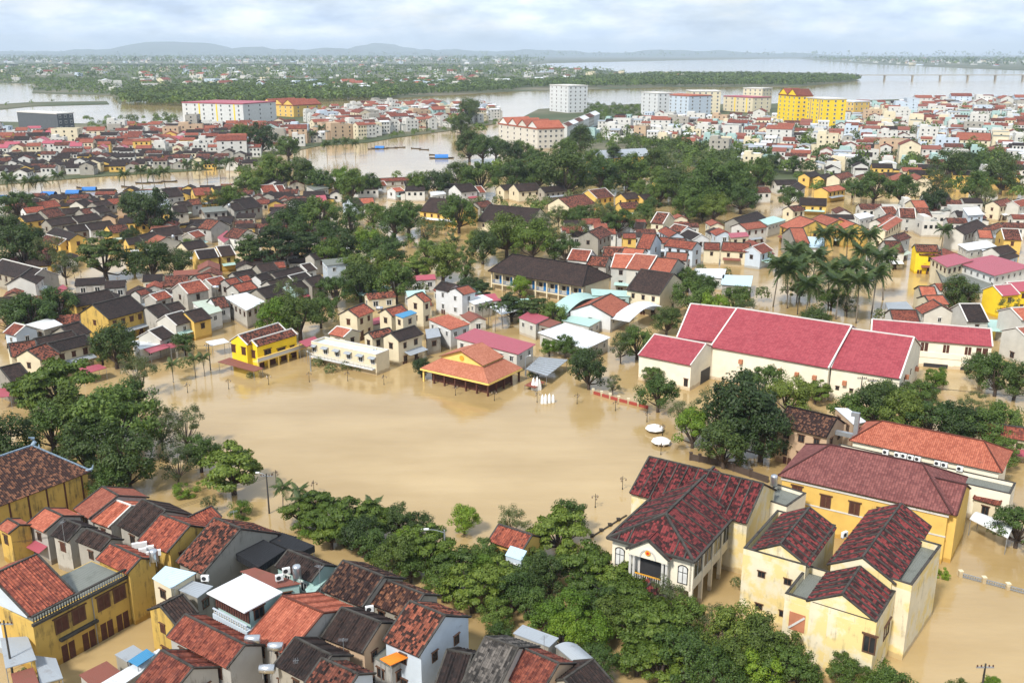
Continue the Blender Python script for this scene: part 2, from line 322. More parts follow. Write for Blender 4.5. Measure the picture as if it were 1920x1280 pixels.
# ------------------------------------------------------------------ houses
LMK = []                                               # (name phrase, world point) used to say where a house stands
def landmark(phrase, u, v): LMK.append((phrase, G(u, v)))
for ph, u, v in (('beside the ornate temple', 90, 930), ('in the old quarter below the temple grove', 200, 1030), ('among the roofs left of the street lamp', 560, 1130), ('by the pale blue gable wall', 790, 1200),
    ('beside the clipped bright hedge', 1020, 1230), ('beyond the temple grove', 60, 690), ('on the lane behind the yellow corner house', 330, 590), ('by the flooded street with tiered trees', 260, 500), ('in the dark-roofed riverside quarter', 140, 410),
    ('along the river by the blue boats', 300, 370), ('in the dense block beside the leafy park', 510, 520), ('behind the arcaded pavilion', 830, 610), ('by the flooded garden', 660, 470), ('around the two long assembly halls', 900, 380), ('north of the long school', 1120, 470),
    ('behind the market hall palms', 1520, 430), ('right behind the crimson market hall', 1720, 580), ('by the pink-roofed villa', 1850, 500), ('in the blocks past the coconut grove', 1350, 440), ('beyond the flooded lot', 1650, 390), ('near the big shade trees', 1200, 370),
    ('at the white vaulted sheds', 1120, 590), ('by the blue-tarped rooftop', 430, 460), ('along the river wall trees', 600, 350), ('by the pair of cream gables', 1700, 340), ('beside the riverside hotel', 400, 260), ('on the far island shore', 150, 300), ('on the island tip', 780, 240),
    ('around the white apartment slab', 1020, 265), ('below the bright yellow towers', 1520, 250), ('below the pale blue tower', 1270, 235), ('in the white suburb by the wide river', 1800, 240), ('in the white suburb by the big shade trees', 1400, 290), ('in the suburb by the red-roofed school', 1780, 290)):
    landmark(ph, u, v)
def mklabel(wall, st, *rest):
    a = ' '.join((wall, st) + rest)
    if len(a.split()) > 16: a = ' '.join((wall,) + rest)
    if len(a.split()) > 16: a = a.replace(' edged in white', '')
    if len(a.split()) > 16: a = a.replace(' gable roof', ' roof')
    return a
def where(p): return min(LMK, key=lambda l: (l[1].x-p[0])**2 + (l[1].y-p[1])**2)[0]
FOOT = []                                              # footprints taken: (x, y, radius)
def unit_mesh(name, fn, mat, smooth=False):
    mb = MB(); fn(mb); return mb.mesh(name, mat, smooth)
def _frame(mb):                                        # unit window frame in the xz plane, facing -y
    mb.box(-.5, -.4, -.08, .02, -.5, .5); mb.box(.4, .5, -.08, .02, -.5, .5); mb.box(-.4, .4, -.079, .02, .42, .5); mb.box(-.4, .4, -.079, .02, -.5, -.42); mb.box(-.03, .03, -.06, .0, -.42, .42); mb.box(-.62, .62, -.2, .02, .52, .58)
WF = unit_mesh('window_frame', _frame, M_FRAME); WFW = unit_mesh('window_frame_white', _frame, M_FRAMEW)
WP = unit_mesh('window_pane', lambda m: m.box(-.4, .4, -.03, .02, -.42, .42), M_GLASS)
def _shut(mb):
    for s in (-1, 1):
        for k in range(9): mb.box(s*.26-.2, s*.26+.2, -.055, -.02, -.45+k*.1, -.45+k*.1+.075)
        mb.box(s*.26-.22, s*.26+.22, -.03, .02, -.47, .47)
WS = unit_mesh('window_shutter', _shut, M_WOOD)
SH_B = {}
def window(parent, x, y, z, ang, w_, h_, kind='f'):
    o = ob('window', {'f': WF, 'w': WFW, 's': WF}[kind], parent, (x, y, z), ang, (w_, 1, h_))
    p = ob('shutter' if kind == 's' else 'pane', WS if kind == 's' else WP, o, (0, 0, 0)); return o
def door(parent, x, y, z0, ang, w_, h_, mat=None):
    return ob('door', WS, parent, (x, y, z0 + h_/2), ang, (w_, 1, h_))
def solve(A, B, C, ze, pitch):
    c = G(*C, ze)
    def at(zr):
        a = G(*A, zr); b = G(*B, zr); d = (b-a); d.z = 0; ln = d.length; d.normalize()
        n_ = Vector((-d.y, d.x, 0)); return a, b, d, n_, (c-a).dot(n_), ln
    s = 1 if at(ze)[4] > 0 else -1
    lo, hi = ze + .3, ze + 6.
    for _ in range(30):
        zr = (lo+hi)/2
        if zr - ze - pitch*s*at(zr)[4] > 0: hi = zr
        else: lo = zr
    a, b, d, n_, W, ln = at(zr)
    if abs(W) < 1.6: W = s*1.6
    return a, b, c, d, n_, W, zr, ln
def slope_mesh(mb, e0, e1, r1, r0, lift, th, rib=0.0, amp=0.09, m=0):
    """one roof slope: eave e0-e1, ridge r0-r1, slab th thick lifted by lift, with round tile ribs when rib > 0"""
    e0, e1, r0, r1 = map(Vector, (e0, e1, r0, r1)); nrm = (e1-e0).cross(r0-e0).normalized()
    if nrm.z < 0: nrm = -nrm
    Le = (e1-e0).length; Lr = (r1-r0).length; S = ((r0+r1)/2-(e0+e1)/2).length
    up = nrm*lift
    off = (e0-r0).dot((r1-r0).normalized() if Lr > .01 else (e1-e0).normalized())
    if rib and Lr > 0.5 and abs(Le-Lr) < 0.05:
        k = max(2, int(Le/rib)); prof = ((0, 0), (.18, .75), (.38, 1), (.58, .75), (.76, 0)); pts = []
        for i in range(k):
            for t, hh in prof: pts.append(((i+t)/k, hh*amp))
        pts.append((1.0, 0.0))
        for (t0, h0), (t1, h1) in zip(pts, pts[1:]):
            mb.quad(e0.lerp(e1, t0)+up+nrm*h0, e0.lerp(e1, t1)+up+nrm*h1, r0.lerp(r1, t1)+up+nrm*h1, r0.lerp(r1, t0)+up+nrm*h0, ((t0*Le, S), (t1*Le, S), (t1*Le, 0), (t0*Le, 0)), m)
    else:
        mb.quad(e0+up, e1+up, r1+up, r0+up, ((off, S), (off+Le, S), (Lr, 0), (0, 0)), m)
    dn = up - nrm*th
    mb.quad(e1+dn, e0+dn, r0+dn, r1+dn, ((0, 0),)*4, m); mb.quad(e0+dn, e1+dn, e1+up, e0+up, ((0, 0),)*4, m)
    mb.quad(e1+dn, r1+dn, r1+up, e1+up, ((0, 0),)*4, m); mb.quad(r0+dn, e0+dn, e0+up, r0+up, ((0, 0),)*4, m)
def wall_prism(mb, X, Y, z0, ze, zr, x0=None):         # house body with gables across x ends
    xs = (-X, X)
    for x, s in ((-X, -1), (X, 1)):
        pts = [(x, -Y, z0), (x, -Y, ze), (x, 0, zr), (x, Y, ze), (x, Y, z0)]
        mb.poly(pts if s < 0 else pts[::-1])
        for q in range(5): mb.uv[-1-q] = (mb.v[-1-q][1], mb.v[-1-q][2])
    mb.quad((-X, -Y, z0), (X, -Y, z0), (X, -Y, ze), (-X, -Y, ze)); mb.quad((X, Y, z0), (-X, Y, z0), (-X, Y, ze), (X, Y, ze))
    mb.quad((-X, -Y, ze), (X, -Y, ze), (X, 0, zr), (-X, 0, zr)); mb.quad((X, Y, ze), (-X, Y, ze), (-X, 0, zr), (X, 0, zr))
def bar(mb, a, b, w_, h_, m=0):                        # rectangular bar laid along a-b, on top of the line
    a, b = Vector(a), Vector(b); d = (b-a).normalized(); s = d.cross(Vector((0,0,1)))
    if s.length < 1e-4: s = Vector((1,0,0))
    s.normalize(); u = s.cross(d).normalized(); p = []
    for q in (a, b):
        for (i, j) in ((-1, -.4), (1, -.4), (1, 1), (-1, 1)): p.append(q + s*(i*w_/2) + u*(j*h_))
    for f in ((0,1,2,3),(7,6,5,4),(0,4,5,1),(1,5,6,2),(2,6,7,3),(3,7,4,0)): mb.quad(*[p[i] for i in f], None, m)
DEBUG = False
INFO = {}
def house(A, B, C, ze, roof='d', wall='w', fl='', pitch=None, label=None, name='house', cat='house', z0=-1.8, group=None, wins=True, rib=None, zeb=None):
    hip = 'h' in fl
    pitch = pitch or (0.42 if roof in 'oe' else 0.55)
    a, b, c, d, n_, W, zr, ln = solve(A, B, C, ze, pitch)
    Wd = abs(W); off = max(0.0, -(c-a).dot(d)) if hip else 0.0
    if hip: off = max(0.8, min(off, Wd*1.6))
    side = 1 if W > 0 else -1
    mid = (a+b)/2; rz = math.atan2(d.y, d.x)
    if side > 0: rz += math.pi                          # local -y always points to the seen slope
    loc = Vector((mid.x, mid.y, 0))
    dist = loc.length; near = dist < 135
    H = thing(name, label or '', cat, loc, rz, group)
    X, Y = ln/2, Wd
    dark = 'v' not in fl
    rib = (0.36 if near and roof in 'rodmqkgb' else 0) if rib is None else rib
    # roof
    mb = MB()
    if hip:
        XE = X + off
        slope_mesh(mb, (-XE, -Y, ze), (XE, -Y, ze), (X, 0, zr), (-X, 0, zr), .1, .14)
        slope_mesh(mb, (XE, Y, ze), (-XE, Y, ze), (-X, 0, zr), (X, 0, zr), .1, .14)
        for s in (-1, 1):
            slope_mesh(mb, (s*XE, -s*Y, ze), (s*XE, s*Y, ze), (s*X, .001*s, zr), (s*X, -.001*s, zr), .1, .14)
    else:
        slope_mesh(mb, (-X, -Y, ze), (X, -Y, ze), (X, 0, zr), (-X, 0, zr), .08, .14, rib)
        slope_mesh(mb, (X, Y, ze), (-X, Y, ze), (-X, 0, zr), (X, 0, zr), .08, .14, rib)
    rf = ob('roof', mb.mesh('roof', ROOF[roof]), H)
    trim = M_VERGE if dark else M_WHITE
    if 'z' in fl: trim = ROOF[roof]
    t = 0.24 if dist < 200 else 0.34
    if roof not in 'pwtlsnuxf' or 'v' in fl:
        mb = MB(); bar(mb, (-X, 0, zr+.1), (X, 0, zr+.1), t, .15); ob('ridge', mb.mesh('ridge', trim), rf)
        if hip:
            for sx in (-1, 1):
                for sy in (-1, 1):
                    mb = MB(); bar(mb, (sx*X, 0, zr+.11), (sx*(X+off), sy*Y, ze+.11), t*.8, .14); ob('hip_ridge', mb.mesh('hip_ridge', trim), rf)
        else:
            for sx in (-1, 1):
                mb = MB()
                for sy in (-1, 1): bar(mb, (sx*X, 0, zr+.1), (sx*X, sy*Y, ze+.1), t*.9, .1)
                ob('verge', mb.mesh('verge', trim), rf)
    # body
    yi = min(0.45, Y*.18); XB = (X + off - .5) if hip else X - .06; YB = Y - yi
    mb = MB()
    if hip: mb.box(-XB, XB, -YB, YB, z0, ze - .02)
    else: wall_prism(mb, XB, YB, z0, ze + (zr-ze)*yi/Y - .06, zr - .06)
    ob('wall', mb.mesh('wall', WALL[wall]), H)
    # openings on the walls that can be seen
    if wins:
        rn = random.Random(int(A[0]*7+A[1]*13)); Mi = Matrix.Rotation(-rz, 3, 'Z'); cv = Mi @ Vector((-loc.x, -loc.y, 0))
        faces = []
        if cv.y < 0: faces.append((0, -YB, 0.0, 2*XB, 'e'))
        else: faces.append((0, YB, math.pi, 2*XB, 'e'))
        if cv.x > 3: faces.append((XB, 0, math.pi/2, 2*YB, 'g'))
        elif cv.x < -3: faces.append((-XB, 0, -math.pi/2, 2*YB, 'g'))
        wk = 'w' if wall in 'wbt' and rn.random() < .6 else ('s' if rn.random() < .35 else 'f')
        for (fx, fy, an, wid, knd) in faces:
            rows = [ze - 1.35] if ze > 2.6 else []
            if ze > 5.2: rows.append(ze - 4.4)
            if ze > 8.5: rows.append(ze - 7.4)
            for z in rows:
                if z < .75: continue
                gap = 2.4 if dist < 260 else 3.0
                k = int((wid - .8)/gap)
                if knd == 'g': k = min(k, 2 if dist < 200 else 1)
                k = max(0, min(k, 6))
                if wid > 1.9 and k == 0: k = 1
                for i in range(k):
                    if knd == 'g' and rn.random() < .45: continue
                    s = (i - (k-1)/2) * (wid/ max(k, 1)) * .92
                    ww, hh = rn.choice(((.9, 1.2), (1.1, 1.3), (1.0, 1.4)))
                    window(H, fx + s*math.cos(an), fy + s*math.sin(an), z, an, ww, hh, wk)
            if knd == 'e' and wid > 3.2 and dist > 130 and rn.random() < .5:
                zz = min(2.6, ze - 1.9)
                if zz > 1.2:
                    dp = rn.uniform(1.0, 2.0); ex = rn.uniform(.25, .5)*wid; mc = rn.uniform(-.5, .5)*(wid-2*ex); sg = -1 if an == 0 else 1
                    mb = MB(); slope_mesh(mb, (mc-ex, fy+sg*dp, zz-.35), (mc+ex, fy+sg*dp, zz-.35), (mc+ex, fy+sg*.02, zz+.15), (mc-ex, fy+sg*.02, zz+.15), .0, .06); ob('awning', mb.mesh('awning', ROOF[rn.choice('pnwtfsn')]), H)
            zl = ze - 5.6 if ze > 5.2 else ze - 2.75
            if knd == 'e' and zl > -1.2 and wid > 3 and rows:
                k = max(1, int(wid/3.2))
                for i in range(k):
                    if zl + 2.3 < .5: continue
                    s = (i - (k-1)/2)*(wid/k)
                    if ze > 5.2 and min(abs(ze-4.4), 9) < .8: continue
                    if ze > 5.2: door(H, fx + s*math.cos(an) , fy + s*math.sin(an), -1.0, an, 1.5, min(2.3, ze-3.9 + .0))
    FOOT.append((loc.x, loc.y, math.hypot(X+off, Y)))
    INFO[H.name] = (loc, rz, XB, YB, X, Y, zr, off)
    if not label:
        st = 'single-storey' if ze < 4.2 else ('two-storey' if ze < 8 else 'three-storey')
        ed = ' edged in white' if 'v' in fl and roof not in 'pwtlsnuxf' else ''
        shape = 'hipped' if hip else 'gable'
        H['label'] = mklabel(WALLWORD[wall], st, 'house,', ROOFWORD[roof], shape, f'roof{ed},', where(loc))
        H['group'] = 'houses ' + where(loc)
    if DEBUG: print('HOUSE', A, 'L%.1f W%.1f rise%.1f d%.0f' % (2*X, 2*Y, zr-ze, dist))
    return H, X, Y, zr, off
def canopy(q, z, roof, posts=True, label=None, th=.1, drop=0., name='canopy', cat='canopy', tilt=0., arch=0., legs=None):
    """metal sheet roof from four photo pixels; held by posts or by a low wall"""
    p = [G(u, v, z) for u, v in q]; c = sum(p, Vector())/4; c.z = 0
    H = thing(name, label or '', cat, c, 0.)
    p = [x - c for x in p]
    if (p[1]-p[0]).cross(p[2]-p[1]).z < 0: p = [p[0], p[3], p[2], p[1]]
    for i, x in enumerate(p): x.z = z + (tilt*(1 if i in (0, 1) else -1))
    mb = MB(); La = (p[1]-p[0]).length; Lb = (p[2]-p[1]).length; nn = 10 if arch else 1
    for i in range(nn):
        t0, t1 = i/nn, (i+1)/nn; h0, h1 = arch*math.sin(math.pi*t0), arch*math.sin(math.pi*t1); Z = Vector((0,0,1))
        a, b_, c_, d_ = p[0].lerp(p[3], t0)+Z*h0, p[1].lerp(p[2], t0)+Z*h0, p[1].lerp(p[2], t1)+Z*h1, p[0].lerp(p[3], t1)+Z*h1
        mb.quad(a, b_, c_, d_, ((0, t0*Lb), (La, t0*Lb), (La, t1*Lb), (0, t1*Lb))); dn = Z*-th
        mb.quad(d_+dn, c_+dn, b_+dn, a+dn); mb.quad(a+dn, b_+dn, b_, a); mb.quad(c_+dn, d_+dn, d_, c_); mb.quad(b_+dn, c_+dn, c_, b_); mb.quad(d_+dn, a+dn, a, d_)
    if drop:
        for i in range(4):
            a, b_ = p[i], p[(i+1) % 4]; mb.quad(a+Vector((0,0,-drop)), b_+Vector((0,0,-drop)), b_-Vector((0,0,th)), a-Vector((0,0,th)), ((0,0),(3,0),(3,drop),(0,drop)))
    ob('roof_sheet', mb.mesh('roof_sheet', ROOF[roof]), H)
    ctr = sum(p, Vector())/4
    if isinstance(posts, str):                          # walls under it
        w_ = [x.lerp(ctr, .07) for x in p]; mb = MB(); mb.prism([(x.x, x.y) for x in w_], -1.8, z - abs(tilt) - th - .02); ob('wall', mb.mesh('wall', WALL[posts]), H)
        for i in range(4):
            a, b_ = w_[i], w_[(i+1) % 4]; m_ = (a+b_)/2; nn_ = Vector(((b_-a).y, -(b_-a).x, 0)).normalized()
            if nn_.dot(-(c+m_)) > 0 and (b_-a).length > 2.2 and z > 2.6:
                k = max(1, int((b_-a).length/2.8)); an = math.atan2((b_-a).y, (b_-a).x)
                for j in range(k):
                    q_ = a.lerp(b_, (j+.5)/k); window(H, q_.x, q_.y, z - 1.5, an, 1.1, 1.2, 'w' if posts in 'wb' else 'f')
    elif posts:
        for x in p:
            y = x.lerp(ctr, .05); mb = MB(); mb.tube([(y.x, y.y, -1.8), (y.x, y.y, x.z - th)], .05, 6); ob('post', mb.mesh('post', M_GREY), H)
    FOOT.append((c.x, c.y, max(La, Lb)/2))
    if not label:
        kind = 'walled shed under' if isinstance(posts, str) else 'open canopy of'
        H['label'] = f'{kind} {ROOFWORD[roof]} sheeting{" curved like a barrel" if arch else ""} {where(c)}'; H['group'] = 'sheds and canopies ' + where(c)
        H['category'] = 'shed' if isinstance(posts, str) else 'canopy'
        if isinstance(posts, str): H.name = 'shed'
    return H, p, c
# photo pixels of ridge ends A, B and of an eave corner C at A's end; eave height above the flood; roof, wall, flags
HOUSES = """
207 1020 265 1047 186 1052 7 r k -
302 965 357 986 260 1015 7 r k -
402 972 452 992 332 1055 6.3 m s -
340 977 397 950 380 987 6 r s -
192 913 222 930 142 958 5 o s -
213 937 246 949 170 977 4.6 o s v
85 953 118 968 53 985 5 o s -
122 975 153 987 93 1003 5 d s -
15 973 37 985 0 992 5 o k -
267 937 311 958 223 987 6 d s -
162 992 209 1010 142 1015 6 d s -
300 1137 343 1115 330 1172 5.5 d k -
347 1153 460 1210 323 1200 6 r s -
303 1220 363 1253 257 1280 5.3 r s -
530 1118 606 1150 468 1197 6 o s z
540 1032 608 1060 523 1066 6.3 d t -
643 1052 720 1082 610 1110 6.3 q s -
720 1087 795 1115 692 1132 6 q s -
768 1128 835 1155 712 1200 6.5 m b -
640 1140 715 1168 602 1195 6 d n -
553 1196 622 1230 515 1248 6 d s -
603 1235 672 1265 570 1282 6 m b -
838 1219 885 1228 800 1280 5 d s -
910 1195 972 1215 850 1278 5.3 g s -
980 1216 1048 1245 945 1272 5.3 r n -
1112 1237 1057 1275 1165 1268 4.5 d s -
470 990 540 1010 462 1003 4.5 d y -
37 519 61 501 65 536 5 d w -
5 486 80 505 -12 510 4.8 d s v
128 558 203 543 145 576 6 d k -
173 572 243 554 198 602 6 d k -
253 546 272 541 262 555 5 r w -
280 553 309 545 293 565 5 r s v
273 577 302 569 290 600 4.5 d s -
308 572 335 566 322 586 4.5 d s -
310 592 342 583 325 613 4.5 d w v
346 586 378 578 363 606 4.5 d y -
335 533 375 525 352 552 5.5 r s v
278 621 305 611 300 640 4 d w v
395 560 420 556 415 578 4 m w -
27 606 48 611 8 625 5 r b v
113 614 148 604 130 636 5 d s -
63 636 135 620 75 652 5 d s -
15 645 66 638 33 668 5 m c -
50 657 86 644 66 681 5 m c -
88 645 160 628 103 662 5 d c -
0 690 37 681 0 722 4.5 d s -
87 440 125 449 82 453 3.5 m y v
103 427 145 440 93 440 5 d y -
200 424 234 420 210 438 4 m y -
65 380 103 375 75 392 4 r s -
42 390 80 386 50 400 4 r w -
75 395 108 390 85 410 4 m s -
37 406 73 401 46 418 4 d y -
0 418 33 412 8 437 4.5 d s -
85 413 133 406 95 425 4 d s -
135 407 180 400 148 418 4 d s -
115 392 148 389 122 402 4 d s -
148 393 175 389 156 403 4 m s -
173 390 195 386 182 402 4 d s -
122 425 160 420 130 437 3.6 d s -
160 420 206 414 170 433 3.6 d w -
142 378 160 374 152 389 4 d w -
172 380 200 375 178 390 4 d s -
197 374 230 371 205 384 4 r s -
302 355 332 352 315 371 6 d w -
360 353 393 351 367 367 6 r y -
397 351 418 349 400 361 6 d y -
330 380 352 377 335 390 5 d s -
322 387 348 385 330 400 5 d s -
352 375 373 373 358 385 5 m w -
435 376 472 370 450 395 5 d s -
425 383 445 380 432 398 5 d s -
285 430 333 424 297 445 4 d w -
258 443 287 435 275 453 4 d s -
295 440 313 445 276 456 4 o w -
235 448 262 445 242 460 4 d y -
388 411 412 414 370 428 5 m s -
352 437 372 432 365 447 4 r s v
437 427 465 431 425 445 4.5 m w -
340 456 378 450 350 470 5 d c -
365 470 402 466 372 487 5 d y v
405 463 432 460 412 482 5 d y v
365 517 392 512 378 528 4.5 r s -
385 525 415 518 397 537 4.5 r s v
420 525 442 520 430 537 4.5 r s -
435 512 472 505 447 522 4.5 d s -
445 520 463 515 455 530 4.5 r w -
435 535 470 527 450 548 4.5 r w -
480 497 512 492 488 512 4.5 d s -
510 492 533 490 518 503 4.5 r s -
563 497 582 493 573 510 4.5 d w v
508 512 560 500 522 522 4.5 d s -
540 518 573 510 552 531 4.5 d w v
570 523 600 516 582 540 4.5 d s -
478 517 500 511 490 528 4.5 d w -
500 528 540 518 510 541 4.5 d s -
540 532 568 525 552 546 4.2 d t -
480 543 520 533 495 562 4 d s -
580 477 607 472 590 488 5 d s -
660 487 682 484 668 497 5 d s -
595 448 643 439 605 463 4 m s -
485 348 512 346 490 362 4 r w v
516 348 530 347 522 360 4 r w v
547 374 585 371 555 388 4 d w -
590 367 610 366 598 380 4 p w -
653 373 670 371 665 388 5 d b -
672 372 700 371 680 382 4 o w -
693 342 720 340 697 350 4 r w v
685 336 800 331 688 342 3 r s -
733 353 750 351 737 361 4 o w v
852 347 883 344 860 362 5 d w -
890 350 902 349 896 362 4 r w v
890 380 915 376 900 390 4 m s -
963 346 1005 343 975 360 5 d c -
937 348 957 346 945 358 4.6 d c -
1013 352 1055 348 1020 362 4.5 d s -
1047 372 1095 364 1062 391 5 m c -
1103 357 1135 353 1120 373 5 m y v
1164 364 1190 361 1182 374 4.5 d y -
1198 366 1217 364 1213 375 4 d y -
1160 381 1195 379 1168 392 3.5 m y -
1230 339 1245 337 1238 346 4 d y -
1232 398 1255 400 1217 418 6 m c v
1103 435 1128 425 1122 450 7 m s -
1192 417 1210 418 1188 428 4 d s -
1167 438 1192 438 1163 447 6 r y -
1205 438 1231 440 1190 465 6 r b -
1237 445 1285 448 1233 455 5 r s -
1255 448 1308 455 1250 462 6 r b -
1073 467 1110 470 1062 487 6 r w v
1107 480 1143 483 1100 497 5 m s -
1133 465 1170 467 1128 480 5 m s -
1153 476 1190 478 1147 502 7 o w v
1191 476 1232 480 1182 505 7 o w v
1233 483 1272 487 1223 508 7 o s -
1170 465 1210 468 1165 477 6 o w -
1250 473 1290 475 1247 487 6 o s -
1320 455 1350 456 1317 468 5 r c -
1355 454 1407 457 1350 470 5 r c -
1410 463 1432 456 1430 476 5 r b v
1248 425 1270 437 1240 437 5 r b -
1265 420 1290 425 1258 432 5 m b v
1290 430 1315 440 1283 445 5 d w v
1375 410 1420 397 1393 422 5 d s -
1385 420 1425 415 1395 432 6 o w -
1202 505 1264 514 1181 545 6 d c -
1107 571 1145 551 1144 597 4 o w -
652 581 682 569 672 596 6 r c -
722 580 753 572 750 590 6 r c -
778 552 792 548 793 568 7 r c -
853 541 878 535 870 553 6.5 o w -
828 528 855 534 818 542 6.5 d w -
732 625 777 611 750 641 5.5 d c -
690 624 730 615 700 635 5.3 m c -
1650 388 1675 387 1655 402 5 m w v
1707 376 1733 376 1711 390 6 o c -
1685 390 1715 391 1692 408 5.5 m w v
1716 391 1740 391 1720 407 5.5 m c -
1642 412 1670 400 1660 418 5 r w -
1680 406 1648 427 1693 413 6 o c v
1672 443 1695 436 1690 452 7 m w -
1657 452 1687 452 1658 474 5.5 m w -
1715 459 1757 460 1718 472 7 m v -
1723 467 1765 469 1725 478 6 m v -
1790 428 1832 412 1812 440 6 d w -
1832 431 1858 432 1836 446 5.5 o w -
1840 428 1872 418 1862 432 5 m w -
1877 429 1910 430 1888 450 5 m y v
1862 378 1888 372 1885 386 6 m c -
1898 378 1925 372 1925 385 6 r w v
1860 465 1890 460 1880 478 5 d w -
1872 482 1900 473 1893 487 4 d b -
1480 428 1506 428 1476 457 6 o s -
1500 405 1530 415 1465 425 6 o k -
1540 402 1575 412 1530 422 6 o k -
1575 408 1605 420 1560 425 6 o k -
1500 371 1550 373 1503 385 4 d y -
1478 388 1500 385 1490 397 5 m c -
1600 331 1622 325 1620 342 6 m c v
1620 328 1660 325 1628 340 6 m c -
1563 328 1590 322 1580 336 6 m c -
1705 333 1688 324 1670 345 6 o c -
1733 333 1715 325 1715 341 6 o c -
1508 326 1528 321 1522 333 5 d y -
1535 330 1552 325 1548 337 5 d y -
1485 350 1497 342 1503 357 5 d w -
1540 352 1573 347 1550 361 5 o y -
1722 537 1752 538 1725 556 5 o c -
1733 555 1768 554 1736 572 4.5 o c -
1668 581 1718 582 1671 603 4 r w -
1765 573 1750 562 1737 595 4 r w -
1798 570 1838 570 1803 604 4.5 d w v
1862 536 1895 533 1875 556 6 p v v
1887 530 1925 527 1900 548 6.3 p v v
1895 578 1930 576 1898 602 7 o w v
1905 615 1935 612 1906 642 6 o w v
1477 762 1570 784 1454 797 6.5 q n z
1830 790 1935 805 1826 812 4 r c -
"""
for ln_ in HOUSES.strip().splitlines():
    p = ln_.split(); q = [float(x) for x in p[:7]]
    house((q[0], q[1]), (q[2], q[3]), (q[4], q[5]), q[6], p[7], p[8], p[9] if p[9] != '-' else '')
# sheds and canopies: four corners in photo pixels, height, sheet, posts or wall letter, arch
SHEDS = """
477 1003 535 1030 485 1063 423 1025 6.8 x 1 0
530 998 590 1022 560 1037 502 1012 6.2 x 1 0
310 1060 368 1073 320 1102 285 1083 7 l c 0
357 1087 400 1098 370 1120 328 1102 6.2 s s 0
450 1070 478 1063 565 1093 513 1102 6.6 n t 0
612 1060 636 1062 580 1120 572 1104 5.6 t t 0
600 1115 645 1130 630 1150 595 1140 4.8 n s 0
712 1234 752 1218 772 1228 732 1246 5.6 y 1 0
690 1226 720 1212 765 1232 735 1252 4.6 c s 0
980 1170 1048 1195 1030 1212 962 1186 4.6 s s 0
1040 1210 1082 1207 1115 1235 1085 1247 4.2 s s 0.4
0 1195 52 1192 68 1235 10 1252 4.4 s 1 0
65 1228 105 1233 118 1270 75 1282 3.2 s 1 0
185 1282 298 1215 312 1228 210 1296 3.4 w s 0
240 1238 275 1215 290 1226 258 1248 4.1 u 1 0
80 557 118 533 127 540 98 562 2.6 p 1 0
360 566 397 560 417 582 390 590 4.5 f w 0
420 557 462 548 497 565 462 582 5 w s 0
48 608 95 595 118 608 82 618 5 w s 0
0 728 32 720 20 742 -12 746 2.6 p 1 0
139 692 185 682 200 689 155 702 2.6 p 1 0
265 652 305 642 320 650 282 662 3 p 1 0
310 645 332 640 345 647 320 652 3 p 1 0
247 640 275 634 300 645 262 655 3.2 w w 0
375 389 420 386 427 395 382 399 6 c s 0
407 445 425 432 440 440 420 455 4 p w 0
602 487 655 482 665 492 612 498 6 c b 0
652 495 675 492 683 498 660 502 4.2 p 1 0
573 348 600 344 617 352 590 357 5 c w 0
805 360 830 357 837 363 810 367 4 w w 0
1365 437 1400 435 1405 443 1370 446 6 p c 0
1420 412 1450 405 1475 412 1440 422 5 t w 0
1035 575 1105 550 1122 560 1060 590 3.8 t s 1.6
1145 597 1222 565 1242 575 1180 603 3.6 w 1 1.6
1108 541 1180 545 1182 556 1110 553 4.6 t t 0
1053 600 1075 590 1127 600 1105 612 3 t w 0
1008 623 1060 605 1145 632 1098 655 3.4 w w 0
972 595 992 583 1030 595 1005 607 4.2 p w 0
1007 607 1030 597 1053 604 1030 613 3.8 n s 0
740 590 770 581 782 586 755 596 7.2 u c 0
802 598 840 589 882 607 845 618 5 o w 0
852 633 890 615 1005 645 972 664 4.6 p w 0
797 617 822 614 827 630 800 635 4 s s 0
918 575 960 565 985 578 940 590 3.6 w 1 0
1505 443 1545 445 1547 465 1503 463 5 l w 0
1805 390 1835 388 1845 402 1815 404 8 w b 0
1660 567 1700 565 1718 585 1668 588 3 s 1 0
1303 503 1362 504 1357 522 1298 517 3.6 w w 0
1355 515 1412 517 1408 537 1352 533 3.6 l s 0
1845 598 1880 600 1890 622 1855 620 3 t 1 0
1840 468 1870 466 1878 474 1850 476 4.5 w w 0
1795 458 1850 450 1870 462 1815 470 4.8 w w 0
1600 402 1625 398 1640 405 1612 411 5 w w 0
870 560 905 552 925 562 890 571 4.4 w w 0
385 640 420 634 430 641 397 648 2.8 w 1 0
560 640 590 630 600 640 575 650 4 p 1 0
1600 795 1625 790 1590 765 1565 764 6.2 w n 0
1900 588 1925 590 1925 600 1902 598 4 w w 0
148 1264 200 1238 232 1262 180 1292 3.2 n s 0
215 1226 250 1208 272 1222 238 1240 3.0 s s 0
20 1262 62 1250 75 1285 30 1300 3.6 n s 0
700 510 720 505 745 512 722 518 3 t 1 0
640 545 690 530 740 538 690 556 2.8 t 1 0
"""
for ln_ in SHEDS.strip().splitlines():
    p = ln_.split(); q = [float(x) for x in p[:9]]; ps = p[10]
    canopy([(q[0], q[1]), (q[2], q[3]), (q[4], q[5]), (q[6], q[7])], q[8], p[9], True if ps == '1' else ps, arch=float(p[11]), drop=.9 if p[9] == 'x' else 0)
